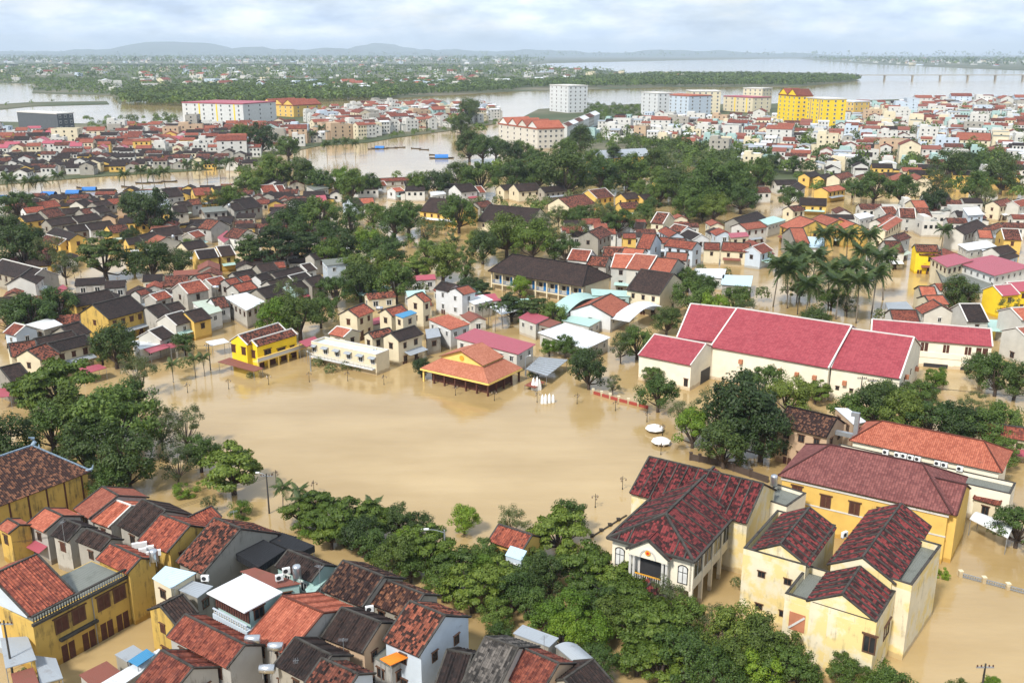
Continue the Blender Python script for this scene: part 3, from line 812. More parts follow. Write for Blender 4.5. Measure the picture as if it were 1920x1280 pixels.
# ------------------------------------------------------------------ landmark buildings
def ray(u, v):
    a = (u - 960) / F; b = -(v - 640) / F
    return Vector((a, CT + b*ST, -ST + b*CT))
def mat_of(loc, rz): return Matrix.Translation(loc) @ Matrix.Rotation(rz, 4, 'Z')
def on_face(H, u, v, face='e'):                         # where a photo pixel meets a house wall, in the house's own frame
    loc, rz, XB, YB = INFO[H.name][:4]; Mi = mat_of(loc, rz).inverted()
    o = Mi @ Vector((0, 0, CH)); d = (Mi.to_3x3() @ ray(u, v))
    if face == 'e': t = (-YB - o.y)/d.y
    elif face == 'r': t = (XB - o.x)/d.x
    else: t = (-XB - o.x)/d.x
    return o + d*t
ANG = {'e': 0.0, 'r': math.pi/2, 'l': -math.pi/2}
def win_at(H, u, v, w_, h_, kind='f', face='e'):
    p = on_face(H, u, v, face); return window(H, p.x, p.y, p.z, ANG[face], w_, h_, kind)
def merge(main, sub):
    lm = mat_of(*INFO[main.name][:2]); ls = mat_of(*INFO[sub.name][:2])
    for ch in list(sub.children):
        ch.parent = main; ch.matrix_parent_inverse = lm.inverted() @ ls
    bpy.data.objects.remove(sub)
def part(name, parent, mat, fn, smooth=False):
    mb = MB(); fn(mb); return ob(name, mb.mesh(name, mat, smooth), parent)
def frame(o_px, x_px, z):                               # ground frame with its origin under o and x towards x_px (both at height z)
    o = G(*o_px, z); x = G(*x_px, z); d = x-o; return Vector((o.x, o.y, 0)), math.atan2(d.y, d.x), d.length
def sect(A, B, C, ze, roof, wall, fl, **k): return house(A, B, C, ze, roof, wall, fl, wins=False, label='section', **k)[0]
# --- market hall: one long crimson roof in three steps, an annex and a rear wing
mk = sect((1382, 578), (1597, 611), (1344, 653), 7, 'e', 'h', 'v', name='market_hall', cat='hall'); INFO_MK = INFO[mk.name]
mk['label'] = 'long cream market hall under a stepped crimson shingle roof'
s1 = sect((1295, 570), (1384, 579), (1253, 631), 6.9, 'e', 'h', 'v'); s3 = sect((1589, 616), (1714, 633), (1550, 689), 6.8, 'e', 'h', 'v'); s2 = sect((1227, 627), (1324, 645), (1202, 667), 5.5, 'e', 'h', 'v')
M_HOOD = plain('hood_brown', (0.42, 0.17, 0.09), 0.7)
def hood(H, u, v, face='e'):
    p = on_face(H, u, v, face); o = part('vent_hood', H, M_HOOD, lambda m: m.box(-.38, .38, -.7, 0, -.42, .42)); o.location = p; o.rotation_euler = (0, 0, ANG[face])
for u, v in ((1390, 677), (1463, 695), (1495, 701), (1528, 707)): hood(mk, u, v)
hood(s3, 1584, 717)
for u, v in ((1389, 702), (1425, 708), (1463, 713)): win_at(mk, u, v, .7, 1.3)
for u, v in ((1570, 727), (1596, 732), (1650, 741)): win_at(s3, u, v, .7, .8)
for u, v in ((1695, 712), (1707, 697), (1718, 690)): win_at(s3, u, v, .4, 1.0, 'f', 'r')
hood(s3, 1697, 706, 'r'); hood(s3, 1716, 691, 'r')
win_at(s2, 1286, 717, .9, 1.6)
p = on_face(s2, 1322, 708, 'r'); part('doorway_shade', s2, M_DARK, lambda m: m.box(p.x-.3, p.x+.02, p.y-2.2, p.y+2.2, -1, 2.9))  # dark slab paints the shade inside the doorway
for s in (s1, s3, s2): merge(mk, s)
mw = sect((1635, 599), (1858, 617), (1708, 637), 5.9, 'e', 'h', 'v', name='market_wing', cat='hall'); loc, rz, XB, YB = INFO[mw.name][:4]
mw['label'] = 'two-storey cream gallery wing with crimson roof behind the market hall'
for u, v, w_, h_ in ((1774, 654, 1.3, 1.9), (1815, 658, 1.3, 1.9), (1841, 660, 2.4, 1.9), (1733, 650, 1.6, 2)): 
    q = on_face(mw, u, v); door(mw, q.x, q.y, q.z - h_/2, 0, w_, h_)
for u0, u1, v in ((1731, 1777, 687), (1800, 1822, 695)):
    a = on_face(mw, u0, v); b = on_face(mw, u1, v); part('opening_shade', mw, M_DARK, lambda m: m.box(a.x, b.x, -YB-.03, -YB+.05, -1, a.z+.9))  # flat dark panels stand in for shade within the arcade
q = on_face(mw, 1817, 674); part('notice_board', mw, M_WPL, lambda m: m.box(q.x-1.2, q.x+1.2, -YB-.08, -YB-.02, q.z-.85, q.z+.85))
def _bal(m): m.box(-XB, XB, -YB-.12, -YB-.005, 2.2, 3.4)
part('parapet', mw, WALL['h'], _bal)
# --- pavilion with the two-tiered orange roof
loc, rz, ln = frame((916, 719), (788, 690), 2.9); rgt = G(980, 690, 2.9); wd = (Vector((rgt.x, rgt.y, 0)) - loc).length
pv = thing('pavilion', 'open timber pavilion with two-tiered orange tile roof on the flooded square', 'pavilion', loc, rz)
Lx, Ly = ln, -wd                                        # footprint 0..Lx, 0..Ly (y negative is away from the square's edge)
z1, z2, z3 = 2.9, 5.0, 7.5; i = 3.6
def _low(m):
    o = [(0, 0), (Lx, 0), (Lx, Ly), (0, Ly)]; n_ = [(i*.95, -i*.8), (Lx-i*.95, -i*.8), (Lx-i*.95, Ly+i*.6), (i*.95, Ly+i*.6)]
    for k in range(4):
        a, b, c, d = o[k], o[(k+1) % 4], n_[(k+1) % 4], n_[k]
        slope_mesh(m, (*a, z1), (*b, z1), (*c, z2), (*d, z2), .05, .15)
rf = part('lower_roof', pv, ROOF['j'], _low)
x0, x1, y0, y1 = i*.95, Lx-i*.95, -i*.8, Ly+i*.6; xm = (x0+x1)/2
def _up(m):
    slope_mesh(m, (x0-.3, y1, z2+.35), (x0-.3, y0+.5, z2+.35), (xm, y0+.5, z3), (xm, y1, z3), .12, .14); slope_mesh(m, (x1+.3, y0+.5, z2+.35), (x1+.3, y1, z2+.35), (xm, y1, z3), (xm, y0+.5, z3), .12, .14)
up = part('upper_roof', pv, ROOF['j'], _up)
def _gab(m):
    for y, s in ((y0, 1), (y1+.3, -1)): m.poly([(x0, y, z2-.2), (x1, y, z2-.2), (x1, y, z2+.4), (xm, y, z3), (x0, y, z2+.4)][::-s])
    m.quad((x0, y0, z2-.2), (x0, y1, z2-.2), (x0, y1, z2+.45), (x0, y0, z2+.45)); m.quad((x1, y1, z2-.2), (x1, y0, z2-.2), (x1, y0, z2+.45), (x1, y1, z2+.45))
M_YEL = plain('paint_yellow', (0.78, 0.55, 0.16), 0.7, var=0.06); M_OCH = plain('paint_ochre', (0.62, 0.30, 0.03), 0.7)
gb = part('gable', pv, M_YEL, _gab); part('medallion', gb, M_OCH, lambda m: m.tube([(xm, y0+.02, z2+.95), (xm, y0+.12, z2+.95)], .55, 20))
def _fas(m):
    for a, b in (((0, 0), (Lx, 0)), ((Lx, 0), (Lx, Ly)), ((Lx, Ly), (0, Ly)), ((0, Ly), (0, 0))): bar(m, (*a, z1-.3), (*b, z1-.3), .2, .25)
part('fascia', pv, M_YEL, _fas)
part('hall_wall', pv, M_WOOD, lambda m: m.box(1.6, Lx-1.6, Ly+1.4, -1.8, -1.8, z1+.3))
for k in range(7):
    x = .5 + (Lx-1)*k/6; part('column', pv, M_YEL if k in (6,) else M_WOOD, lambda m: m.box(x-.16, x+.16, -.66, -.34, -1.8, z1-.1))
for k in range(1, 5):
    y = -.5 + (Ly+1)*k/4; part('column', pv, M_WOOD, lambda m: m.box(.34, .66, y-.16, y+.16, -1.8, z1-.1))
FOOT.append((loc.x - 7, loc.y + 7, 11))
# --- yellow corner house with twin gables
yh = sect((446, 629), (522, 606), (463, 648), 5.4, 'm', 'v', 'v', pitch=.62, name='yellow_corner_house', cat='house')
yh['label'] = 'bright yellow corner house with twin white-edged gables, balcony and porch'
y2 = sect((472, 639), (547, 617), (485, 650), 5.0, 'm', 'v', 'v', pitch=.62)
for u, v, H in ((438, 653, yh), (457, 658, yh), (475, 664, y2)):
    f = 'l' if on_face(H, u, v, 'l').z > 0 and (mat_of(*INFO[H.name][:2]).inverted() @ Vector((0, 0, 0))).x < 0 else 'r'
    win_at(H, u, v, 1.3, 1.7, 's', f)
for u, v, w_ in ((502, 663, 1.9), (528, 660, 2.3), (548, 656, 1.2)): win_at(y2, u, v, w_, 2.0, 'f', 'e')
loc, rz, XB, YB = INFO[y2.name][:4]
part('balcony', y2, M_YEL, lambda m: m.box(-XB-1.4, XB+1.6, -YB-1.7, -YB, 1.9, 2.15))
def _par(m):
    m.box(-XB-1.4, XB+1.6, -YB-1.7, -YB-1.55, 2.16, 2.9)
part('balcony_parapet', y2, M_WHITE, _par)
part('parapet_rail', y2, M_YEL, lambda m: m.box(-XB-1.45, XB+1.65, -YB-1.76, -YB-1.5, 2.905, 3.05))
for k in range(6):
    x = -XB-1.2 + (2*XB+2.6)*k/5; part('column', y2, M_YEL, lambda m: m.box(x-.14, x+.14, -YB-1.69, -YB-1.41, -1.8, 1.89))
for k in range(4):
    x = -XB+.9 + (2*XB-1.8)*k/3; part('shopfront', y2, M_WOOD, lambda m: m.box(x-.8, x+.8, -YB-.06, -YB+.04, -1.8, 1.6))
merge(yh, y2)
pc, pp, cc_ = canopy([(408, 678), (431, 670), (494, 690), (477, 696)], 2.0, 'n', True, label='brown porch roof on thin posts in front of the yellow corner house', name='porch', cat='porch')
# --- school with blue railings
sh, X, Y, zr, off = house((961, 477), (1103, 498), (915, 509), 5.6, 'd', 'c', 'hz', wins=False, label='long two-storey cream school with blue railings under a dark hipped roof', name='school', cat='school')
loc, rz, XB, YB = INFO[sh.name][:4]; n_ = 8
def verandah(H, XB, YB, n_, z0, z1, dep=1.6):
    part('gallery_floor', H, WALL['c'], lambda m: m.box(-XB, XB, -YB-dep+.25, -YB-.01, z0-.3, z0))
    for k in range(n_+1):
        x = -XB+.2 + (2*XB-.4)*k/n_; part('column', H, WALL['c'], lambda m: m.box(x-.2, x+.2, -YB-dep+.2, -YB-dep+.6, -1.8, z1))
    for k in range(n_):
        xa = -XB+.45 + (2*XB-.4)*k/n_; xb = xa + (2*XB-.4)/n_ - .5
        def _r(m):
            m.box(xa, xb, -YB-dep+.36, -YB-dep+.44, z0+.92, z0+1.0); m.box(xa, xb, -YB-dep+.37, -YB-dep+.43, z0+.12, z0+.18); nb = max(4, int((xb-xa)/.22))
            for t in range(nb): q = xa+(xb-xa)*(t+.5)/nb; m.box(q-.025, q+.025, -YB-dep+.38, -YB-dep+.42, z0+.18, z0+.92)
        part('railing', H, M_BLUE, _r)
        xc = xa + (xb-xa)*.65; part('door', H, M_BLUE, lambda m: m.box(xc-.55, xc+.55, -YB-.06, -YB+.03, z0, z0+2.2))
        window(H, xa + (xb-xa)*.2, -YB, z0+1.5, 0, 1.1, 1.1)
INFO[sh.name] = (loc, rz, XB, YB-1.6); 
for o in list(sh.children):
    if o.name.startswith('wall'): bpy.data.objects.remove(o)
part('wall', sh, WALL['c'], lambda m: m.box(-XB, XB, -YB+1.7, YB, -1.8, 5.55))
verandah(sh, XB, YB-1.7, 8, 2.2, 5.4)
# --- temple with the blue ridge
tm, X, Y, zr, off = house((60, 836), (-70, 880), (172, 884), 5.6, 'q', 'k', 'h', pitch=.6, wins=False, label='old temple with swept tile roof and blue mosaic ridges beside the grove', name='temple', cat='temple', rib=.36)
M_MOS = plain('mosaic_blue', (0.19, 0.26, 0.33), 0.6, var=0.4, scale=4)
for o in tm.children:
    for c_ in o.children: c_.data.materials[0] = M_MOS; c_.scale = (1, 1, 1)
rfo = [o for o in tm.children if o.name.startswith('roof')][0]
def _orn(s):
    def f(m):
        m.tube([(s*X, 0, zr), (s*(X+.5), 0, zr+.5), (s*(X+.35), 0, zr+1.1), (s*(X-.3), 0, zr+1.5)], [.3, .34, .28, .08], 8)
    return f
for s in (-1, 1):
    part('ridge_finial', rfo, M_MOS, _orn(s))
    for t in (-1, 1): part('corner_finial', rfo, M_MOS, lambda m: m.tube([(s*(X+off-.6), t*(Y-.5), 5.85), (s*(X+off+.1), t*(Y+.1), 6.1), (s*(X+off+.25), t*(Y+.2), 6.7)], [.2, .2, .06], 7))
XB = X+off-1.5; YB = Y-1.2
for k in range(7):
    x = -XB + 2*XB*k/6; part('column', tm, M_WOOD, lambda m: m.tube([(x, -YB-.7, -1.8), (x, -YB-.7, 5.4)], .16, 8))
    if k < 6: part('lattice', tm, M_MOS, lambda m: [m.box(x+.2, x+2*XB/6-.2, -YB-.72, -YB-.66, z, z+.08) for z in (1.2, 1.45, 1.7, 1.95, 2.2)] + [m.box(x+.2+j*.4, x+.26+j*.4, -YB-.73, -YB-.65, 1.2, 2.25) for j in range(int(2*XB/6/.4)-1)])
# --- government house with ribbed crimson roof
def ribs(H, rf, X, Y, ze, zr, n_, sides=(-1, 1), x0=None, x1=None):
    for sy in sides:
        for k in range(1, n_):
            x = -X + 2*X*k/n_; part('roof_rib', rf, M_VERGE, lambda m: bar(m, (x, sy*.1, zr+.13), (x, sy*Y, ze+.13), .16, .13))
def roof_of(H): return [o for o in H.children if o.name.startswith('roof')][0]
gw = sect((1217, 857), (1432, 908), (1177, 924), 7.6, 'k', 'i', '', name='government_house', cat='building')
gw['label'] = 'cream government house with crimson ribbed T-shaped roof and pedimented porch'
i_ = INFO[gw.name]; ribs(gw, roof_of(gw), i_[4], i_[5], 7.6, i_[6], 11)
# front wing, in the frame of its front wall
loc, rz, ln = frame((1302, 1056), (1138, 1010), 7.5)    # x runs from the right front corner to the left one
gf = thing('front_wing', '', '', loc, rz); INFO[gf.name] = (loc, rz, 0, 0)
Mi = mat_of(loc, rz).inverted(); bk = Mi @ G(1412, 925, 7.5); D = -abs(bk.y) + .8; Wf = ln; ap = Mi @ G(1257, 965, 10.6); hx = Wf/2; hy = ap.y; zr_ = 10.4
def _fr(m):
    slope_mesh(m, (0, 0, 7.5), (Wf, 0, 7.5), (hx+.001, hy, zr_), (hx, hy, zr_), .08, .14)
    slope_mesh(m, (0, D, 7.5), (0, 0, 7.5), (hx, hy, zr_), (hx, D, zr_), .08, .14); slope_mesh(m, (Wf, 0, 7.5), (Wf, D, 7.5), (hx, D, zr_), (hx, hy, zr_), .08, .14)
fr = part('front_roof', gf, ROOF['k'], _fr)
for a, b in (((hx, hy, zr_), (hx, D, zr_)), ((hx, hy, zr_), (0, 0, 7.5)), ((hx, hy, zr_), (Wf, 0, 7.5)), ((0, 0, 7.5), (Wf, 0, 7.5)), ((0, 0, 7.5), (0, D, 7.5)), ((Wf, 0, 7.5), (Wf, D, 7.5))):
    part('ridge', fr, M_VERGE, lambda m: bar(m, (a[0], a[1], a[2]+.1), (b[0], b[1], b[2]+.1), .3, .2))
for k in range(1, 9):
    y = D*k/9; t = min(1, abs(y/hy)) if abs(y) < abs(hy) else 1
    for sx in (0, 1):
        xe = sx*Wf; xr = xe + (hx-xe)*t; part('roof_rib', fr, M_VERGE, lambda m: bar(m, (xe, y, 7.62), (xr, y, 7.62 + (zr_-7.5)*t), .16, .13))
for x in (1.4, 2.8, Wf-2.8, Wf-1.4):
    t = min(x, Wf-x)/hx; part('roof_rib', fr, M_VERGE, lambda m: bar(m, (x, 0, 7.62), (x, hy*t, 7.62+(zr_-7.5)*t), .16, .13))
part('front_wall', gf, WALL['h'], lambda m: m.box(.5, Wf-.5, D, -.6, 3.2, 7.45)); part('ground_floor', gf, WALL['h'], lambda m: m.box(2.6, Wf-.5, D, -.62, -1.8, 3.19))
# pediment and porch
pw = Wf*.44; xa, xb = hx-pw/2, hx+pw/2
def _ped(m):
    m.poly([(xa, .45, 6.6), (xb, .45, 6.6), (xb, .45, 7.2), (hx, .45, 9.0), (xa, .45, 7.2)][::-1]); m.quad((xa, -.6, 6.6), (xa, .45, 6.6), (xa, .45, 7.2), (xa, -.6, 7.2)); m.quad((xb, .45, 6.6), (xb, -.6, 6.6), (xb, -.6, 7.2), (xb, .45, 7.2)); m.quad((xa, .45, 6.6), (xa, -.6, 6.6), (xb, -.6, 6.6), (xb, .45, 6.6))
part('pediment', gf, WALL['h'], _ped)
def _pr(m):
    slope_mesh(m, (xa-.3, .6, 7.15), (xa-.3, -2.2, 7.15), (hx, -2.6, 9.1), (hx, .6, 9.1), .1, .14); slope_mesh(m, (xb+.3, -2.2, 7.15), (xb+.3, .6, 7.15), (hx, .6, 9.1), (hx, -2.6, 9.1), .1, .14)
pr = part('pediment_roof', gf, ROOF['k'], _pr)
for sx in (xa-.3, xb+.3): part('verge', pr, M_VERGE, lambda m: bar(m, (sx, .62, 7.25), (hx, .62, 9.2), .25, .2))
part('arch', gf, M_WHITE, lambda m: [m.box(hx+1.0*math.cos(t)-.09, hx+1.0*math.cos(t)+.09, .451, .56, 6.75+1.05*math.sin(t)-.09, 6.75+1.05*math.sin(t)+.09) for t in [math.pi*j/24 for j in range(25)]])
em = part('emblem', gf, M_OCH, lambda m: m.tube([(hx, .46, 7.45), (hx, .58, 7.45)], .36, 24)); part('emblem_star', em, M_RED, lambda m: m.tube([(hx, .59, 7.45), (hx, .62, 7.45)], .2, 5))
part('porch_opening_shade', gf, M_DARK, lambda m: m.box(xa+.5, xb-.5, -.62, -.56, 3.3, 6.5)); part('porch_jamb', gf, M_WHITE, lambda m: m.box(xb-1.15, xb-.5, -.6, -.5, 3.35, 6.5))  # dark panel is painted shade behind the porch columns
for x in (xa+.15, xa+.65, xb-.65, xb-.15): part('column', gf, M_WHITE, lambda m: m.lathe([(.22, -1.8), (.22, 3.2), (.26, 3.3), (.19, 3.45), (.17, 6.3), (.26, 6.5), (.26, 6.6)], 12, 0, (x, .25, 0)))
part('balcony_floor', gf, M_WHITE, lambda m: m.box(xa-.2, xb+.2, -.6, .5, 2.9, 3.19))
part('handrail', gf, M_OCH, lambda m: m.box(xa+.8, xb-.8, .14, .3, 4.1, 4.22))
for k in range(12):
    x = xa+.95 + (pw-1.9)*k/11; part('baluster', gf, M_WHITE, lambda m: m.lathe([(.05, 3.2), (.1, 3.45), (.05, 3.8), (.08, 4.09)], 8, 0, (x, .22, 0)))
for x in (1.6, Wf-1.6):
    def _aw(m):
        m.box(x-.65, x-.55, -.68, -.52, 4.0, 6.1); m.box(x+.55, x+.65, -.68, -.52, 4.0, 6.1); m.box(x-.55, x+.55, -.67, -.53, 4.0, 4.1); m.box(x-.04, x+.04, -.66, -.53, 4.1, 6.3); m.box(x-.55, x+.55, -.66, -.53, 5.5, 5.58)
        for j in range(12):
            t = math.pi*j/11; m.box(x+.6*math.cos(t)-.07, x+.6*math.cos(t)+.07, -.68, -.52, 6.08+.4*math.sin(t)-.06, 6.08+.4*math.sin(t)+.06)
    aw = part('arched_window', gf, M_IRON, _aw); part('pane', aw, M_FRAMEW, lambda m: m.box(x-.56, x+.56, -.62, -.55, 4.05, 6.4))
# side gallery facing the peeling block
Dl = abs(D)
for k in range(7):
    y = -.8 - (Dl-1.6)*k/6; part('gallery_column', gf, WALL['h'], lambda m: m.box(.3, .75, y-.2, y+.2, -1.8, 7.44))
for k in range(6):
    ya = -.8 - (Dl-1.6)*k/6; yb = -.8 - (Dl-1.6)*(k+1)/6; 
    pn = part('gallery_window', gf, M_GLASS, lambda m: m.box(.44, .49, yb+.25, ya-.25, 4.6, 6.8)); part('gallery_parapet', gf, WALL['h'], lambda m: m.box(.4, .62, yb+.21, ya-.21, 3.2, 4.45))
    part('window_bar', pn, M_FRAMEW, lambda m: m.box(.4, .5, (ya+yb)/2-.04, (ya+yb)/2+.04, 4.6, 6.8))
merge(gw, gf)
# small entrance roof before the porch
er = house((1213, 1078), (1222, 1092), (1180, 1096), 2.6, 'k', 'h', 'h', wins=False, label='small crimson hipped entrance roof before the government house porch', name='entrance_porch', cat='porch')[0]
# --- peeling cream block of three ribbed gables behind parapets
def gable_block(A, B, C, ze, par, label=None, main=None, pl=.0, wall='i', name='office_block', nrib=7):
    H = sect(A, B, C, ze, 'k', wall, '', name=name, cat='building', pitch=.55)
    loc, rz, XB, YB, X, Y, zr, off = INFO[H.name]; ribs(H, roof_of(H), X, Y, ze, zr, nrib)
    return H
ga = gable_block((1617, 1046), (1690, 945), (1684, 1089), 9.2, 1, nrib=10); ga['label'] = 'peeling cream office block with three ribbed crimson gables and flat gutters'
gb_ = gable_block((1579, 1115), (1613, 1063), (1646, 1160), 8.2, 1, nrib=6); gc = gable_block((1463, 1021), (1518, 952), (1514, 1068), 9.0, 1, nrib=8)
def flat_block(main, o_px, x_px, y_px, z, h=.8, wall='i', name='block'):
    """walled block with a flat roof sunk behind a parapet; corner o, edges towards x and y in photo pixels at height z"""
    loc, rz, lx = frame(o_px, x_px, z); Mi = mat_of(loc, rz).inverted(); y = (Mi @ G(*y_px, z)).y
    H = thing(name, '', '', loc, rz); INFO[H.name] = (loc, rz, lx, abs(y)); y0_, y1_ = min(0, y), max(0, y)
    part('wall', H, WALL[wall], lambda m: m.box(0, lx, y0_, y1_, -1.8, z-h)); part('flat_roof', H, ROOF['c'], lambda m: m.box(.26, lx-.26, y0_+.26, y1_-.26, z-h+.003, z-h+.03))
    for a, b, c, d in ((0, lx, y0_, y0_+.25), (0, lx, y1_-.25, y1_), (0, .25, y0_+.25, y1_-.25), (lx-.25, lx, y0_+.25, y1_-.25)):
        q = part('parapet', H, WALL[wall], lambda m: m.box(a, b, c, d, z-h+.002, z)); part('coping', q, M_VERGE, lambda m: m.box(a-.03, b+.03, c-.03, d+.03, z+.001, z+.09))
    return H, lx, y
fa, lx, y = flat_block(None, (1644, 1166), (1472, 1112), (1680, 1108), 8.3)
for u, v, w_, h_ in ((1500, 1180, .9, .7), ): pass
Mi = mat_of(*INFO[fa.name][:2]).inverted()
def wpt(H, u, v, yy): 
    Mi = mat_of(*INFO[H.name][:2]).inverted(); o = Mi @ Vector((0, 0, CH)); d = Mi.to_3x3() @ ray(u, v); t = (yy-o.y)/d.y; return o + d*t
def wptx(H, u, v, xx):
    Mi = mat_of(*INFO[H.name][:2]).inverted(); o = Mi @ Vector((0, 0, CH)); d = Mi.to_3x3() @ ray(u, v); t = (xx-o.x)/d.x; return o + d*t
YS = 0.0; FACE_A = math.pi
q = wpt(fa, 1630, 1207, YS); window(fa, q.x, q.y, q.z, FACE_A, 1.4, 2.2)
q = wpt(fa, 1494, 1167, YS); part('stair_opening', fa, M_HOOD, lambda m: m.box(q.x-.9, q.x+.9, -.04, .05, q.z-1.0, q.z+1.2)); part('stair_rail', fa, M_WHITE, lambda m: bar(m, (q.x-.85, .1, q.z+.9), (q.x+.85, .1, q.z-.9), .12, .15))
q = wptx(fa, 1662, 1180, 0.0); window(fa, q.x, q.y, q.z, math.pi/2 if y > 0 else -math.pi/2, 2.2, 1.8)
fb, lxb, yb_ = flat_block(None, (1511, 1060), (1394, 1027), (1570, 985), 9.3)
for u, v in ((1428, 1076), (1477, 1090), (1423, 1136), (1468, 1150)):
    q = wpt(fb, u, v, 0.0); window(fb, q.x, q.y, q.z, FACE_A, .9, .8)
fc, lxc, yc_ = flat_block(None, (1710, 1097), (1560, 1050), (1752, 1018), 9.6)
for s in (gb_, gc, fa, fb, fc): merge(ga, s)
# --- linking flat-roofed wing with the water tank
fl, _, _ = flat_block(None, (1475, 950), (1420, 932), (1498, 920), 6.8, .5, 'h', name='annex'); tag(fl, 'flat-roofed cream annex between government house and yellow hall', 'building')
# --- yellow municipal hall
yb, X, Y, zr, off = house((1557, 835), (1729, 870), (1459, 892), 7.6, 'b', 'y', 'hz', wins=False, pitch=.5, label='yellow municipal hall with brown shutters and a broad maroon hipped roof', name='municipal_hall', cat='building')
for u, v in ((1494, 922), (1548, 940), (1602, 953), (1655, 965)): win_at(yb, u, v, 1.5, 1.9, 's')
loc, rz, XB, YB = INFO[yb.name][:4]
part('string_course', yb, M_WHITE, lambda m: m.box(-XB-.06, XB+.06, -YB-.08, -YB+.05, 4.0, 4.2)); part('cornice', yb, M_WHITE, lambda m: m.box(-XB-.15, XB+.15, -YB-.16, -YB+.05, 7.0, 7.3))
yw = house((1735, 893), (1812, 910), (1755, 958), 7.2, 'b', 'y', 'z', wins=False, pitch=.5, label='cross wing'); merge(yb, yw[0])
# its corner balcony on yellow columns
loc, rz, ln = frame((1795, 990), (1760, 1000), 3.6)
bc = thing('corner_balcony', '', '', loc, rz); INFO[bc.name] = (loc, rz)
def _b2(m): m.box(-.2, ln+1.5, -4.2, 0, 3.2, 3.5)
part('balcony', bc, M_OCH, _b2); part('balcony_parapet', bc, M_YEL, lambda m: (m.box(-.2, ln+1.5, -.2, 0, 3.51, 4.4), m.box(-.2, 0, -4.2, -.21, 3.51, 4.4)))
for x, yy in ((.15, -.3), (.15, -3.9), (ln+1.1, -.3)): 
    c_ = part('column', bc, M_YEL, lambda m: m.lathe([(.24, -1.5), (.2, 3.19)], 12, 0, (x, yy, 0))); part('plinth', c_, M_WHITE, lambda m: m.box(x-.4, x+.4, yy-.4, yy+.4, -.5, .25)); part('column', bc, M_YEL, lambda m: m.lathe([(.16, 3.5), (.15, 6.9)], 10, 0, (x, yy, 0)))
merge(yb, bc)
# --- red hipped hall with the row of condensers
rh, X, Y, zr, off = house((1654, 790), (1845, 828), (1592, 826), 6.2, 'o', 'h', 'hz', wins=False, pitch=.5, label='long cream hall under an orange-red hipped roof behind the municipal hall', name='long_hall', cat='building')
RH = INFO[rh.name]
rp, _, _ = flat_block(None, (1905, 905), (1575, 832), (1890, 925), 5.2, .6, 'h', name='terrace_wing'); tag(rp, 'cream terrace wing carrying a row of condensers behind municipal hall', 'building')
cw, lxw, yw_ = flat_block(None, (1545, 832), (1448, 806), (1560, 815), 4.6, .3, 'c', name='low_house'); tag(cw, 'plain cream block below the pale-spotted roof beside big dark tree', 'house')
q = wpt(cw, 1486, 852, 0.0); window(cw, q.x, q.y, q.z, math.pi, 1.0, 1.2, 's')
rw = house((1832, 922), (1880, 935), (1830, 934), 3.4, 'r', 'c', 'z', label='cream shophouse with red awning roof beside the corner balcony')[0]
canopy([(1818, 972), (1835, 960), (1905, 985), (1890, 1008)], 2.6, 'w', True, label='pale vaulted tent canopy over the flooded yard by corner balcony', arch=.5)
# --- colonial ochre house on the flooded lane
loc, rz, ln = frame((60, 1162), (236, 1072), 7.0)
co = thing('colonial_house', 'mouldy ochre colonial house with shuttered windows and balustraded roof terrace', 'house', loc, rz); INFO[co.name] = (loc, rz)
DP = 6.5
part('wall', co, WALL['k'], lambda m: m.box(0, ln, .0, DP, -1.8, 6.6)); part('terrace', co, ROOF['c'], lambda m: m.box(.2, ln-.2, .25, DP-.2, 6.602, 6.64))
part('cornice', co, M_VERGE, lambda m: m.box(-.15, ln+.15, -.35, .0-.002, 6.3, 6.6)); part('mid_ledge', co, M_VERGE, lambda m: m.box(ln*.22, ln*.62, -.5, -.002, 2.9, 3.2))
part('handrail', co, M_VERGE, lambda m: m.box(0, ln, -.2, .1, 7.35, 7.5))
for k in range(int(ln/.33)):
    x = .15+k*.33; part('baluster', co, M_VERGE if k < 18 else plain('mortar_pale', (0.3, .29, .26)), lambda m: m.lathe([(.05, 6.6), (.1, 6.85), (.05, 7.1), (.08, 7.35)], 6, 0, (x, -.05, 0)))
for x in (ln*.27, ln*.45, ln*.72, ln*.9): window(co, x, 0, 4.75, 0, 1.7, 1.9, 's')
for x in (ln*.3, ln*.52, ln*.72, ln*.9): ob('door', WS, co, (x, 0, .8), 0, (1.7, 1, 2.8))
part('downpipe', co, M_GREY, lambda m: m.tube([(ln*.6, -.1, -1.5), (ln*.6, -.1, 6.3)], .06, 6))
cr_ = sect((70, 1040), (-18, 1081), (142, 1111), 6.9, 'r', 'b', '', pitch=.5); merge(co, cr_)
# --- penthouse with the white metal roof
loc, rz, ln = frame((458, 1147), (387, 1110), 8.6); Mi = mat_of(loc, rz).inverted(); yy = (Mi @ G(513, 1100, 8.6)).y
ph = thing('penthouse', 'pale blue house with slatted penthouse under a flat white metal roof', 'house', loc, rz); INFO[ph.name] = (loc, rz)
s_ = -1 if yy < 0 else 1; Dp = abs(yy); Y_ = lambda v: s_*v
part('lower_wall', ph, WALL['b'], lambda m: m.box(.25, ln-.3, min(Y_(.3), Y_(Dp+1)), max(Y_(.3), Y_(Dp+1)), -1.8, 5.9)); part('room', ph, WALL['t'], lambda m: m.box(.45, ln-.5, min(Y_(1.0), Y_(Dp-.2)), max(Y_(1.0), Y_(Dp-.2)), 5.9, 8.35))
part('roof_sheet', ph, ROOF['w'], lambda m: m.box(0, ln, min(Y_(0), Y_(Dp)), max(Y_(0), Y_(Dp)), 8.4, 8.55))
for k in range(14):
    x = .55 + (ln-1.1)*k/13; part('slat', ph, M_WOOD, lambda m: m.box(x-.14, x+.14, Y_(.82)-.04, Y_(.82)+.04, 6.6, 8.3))
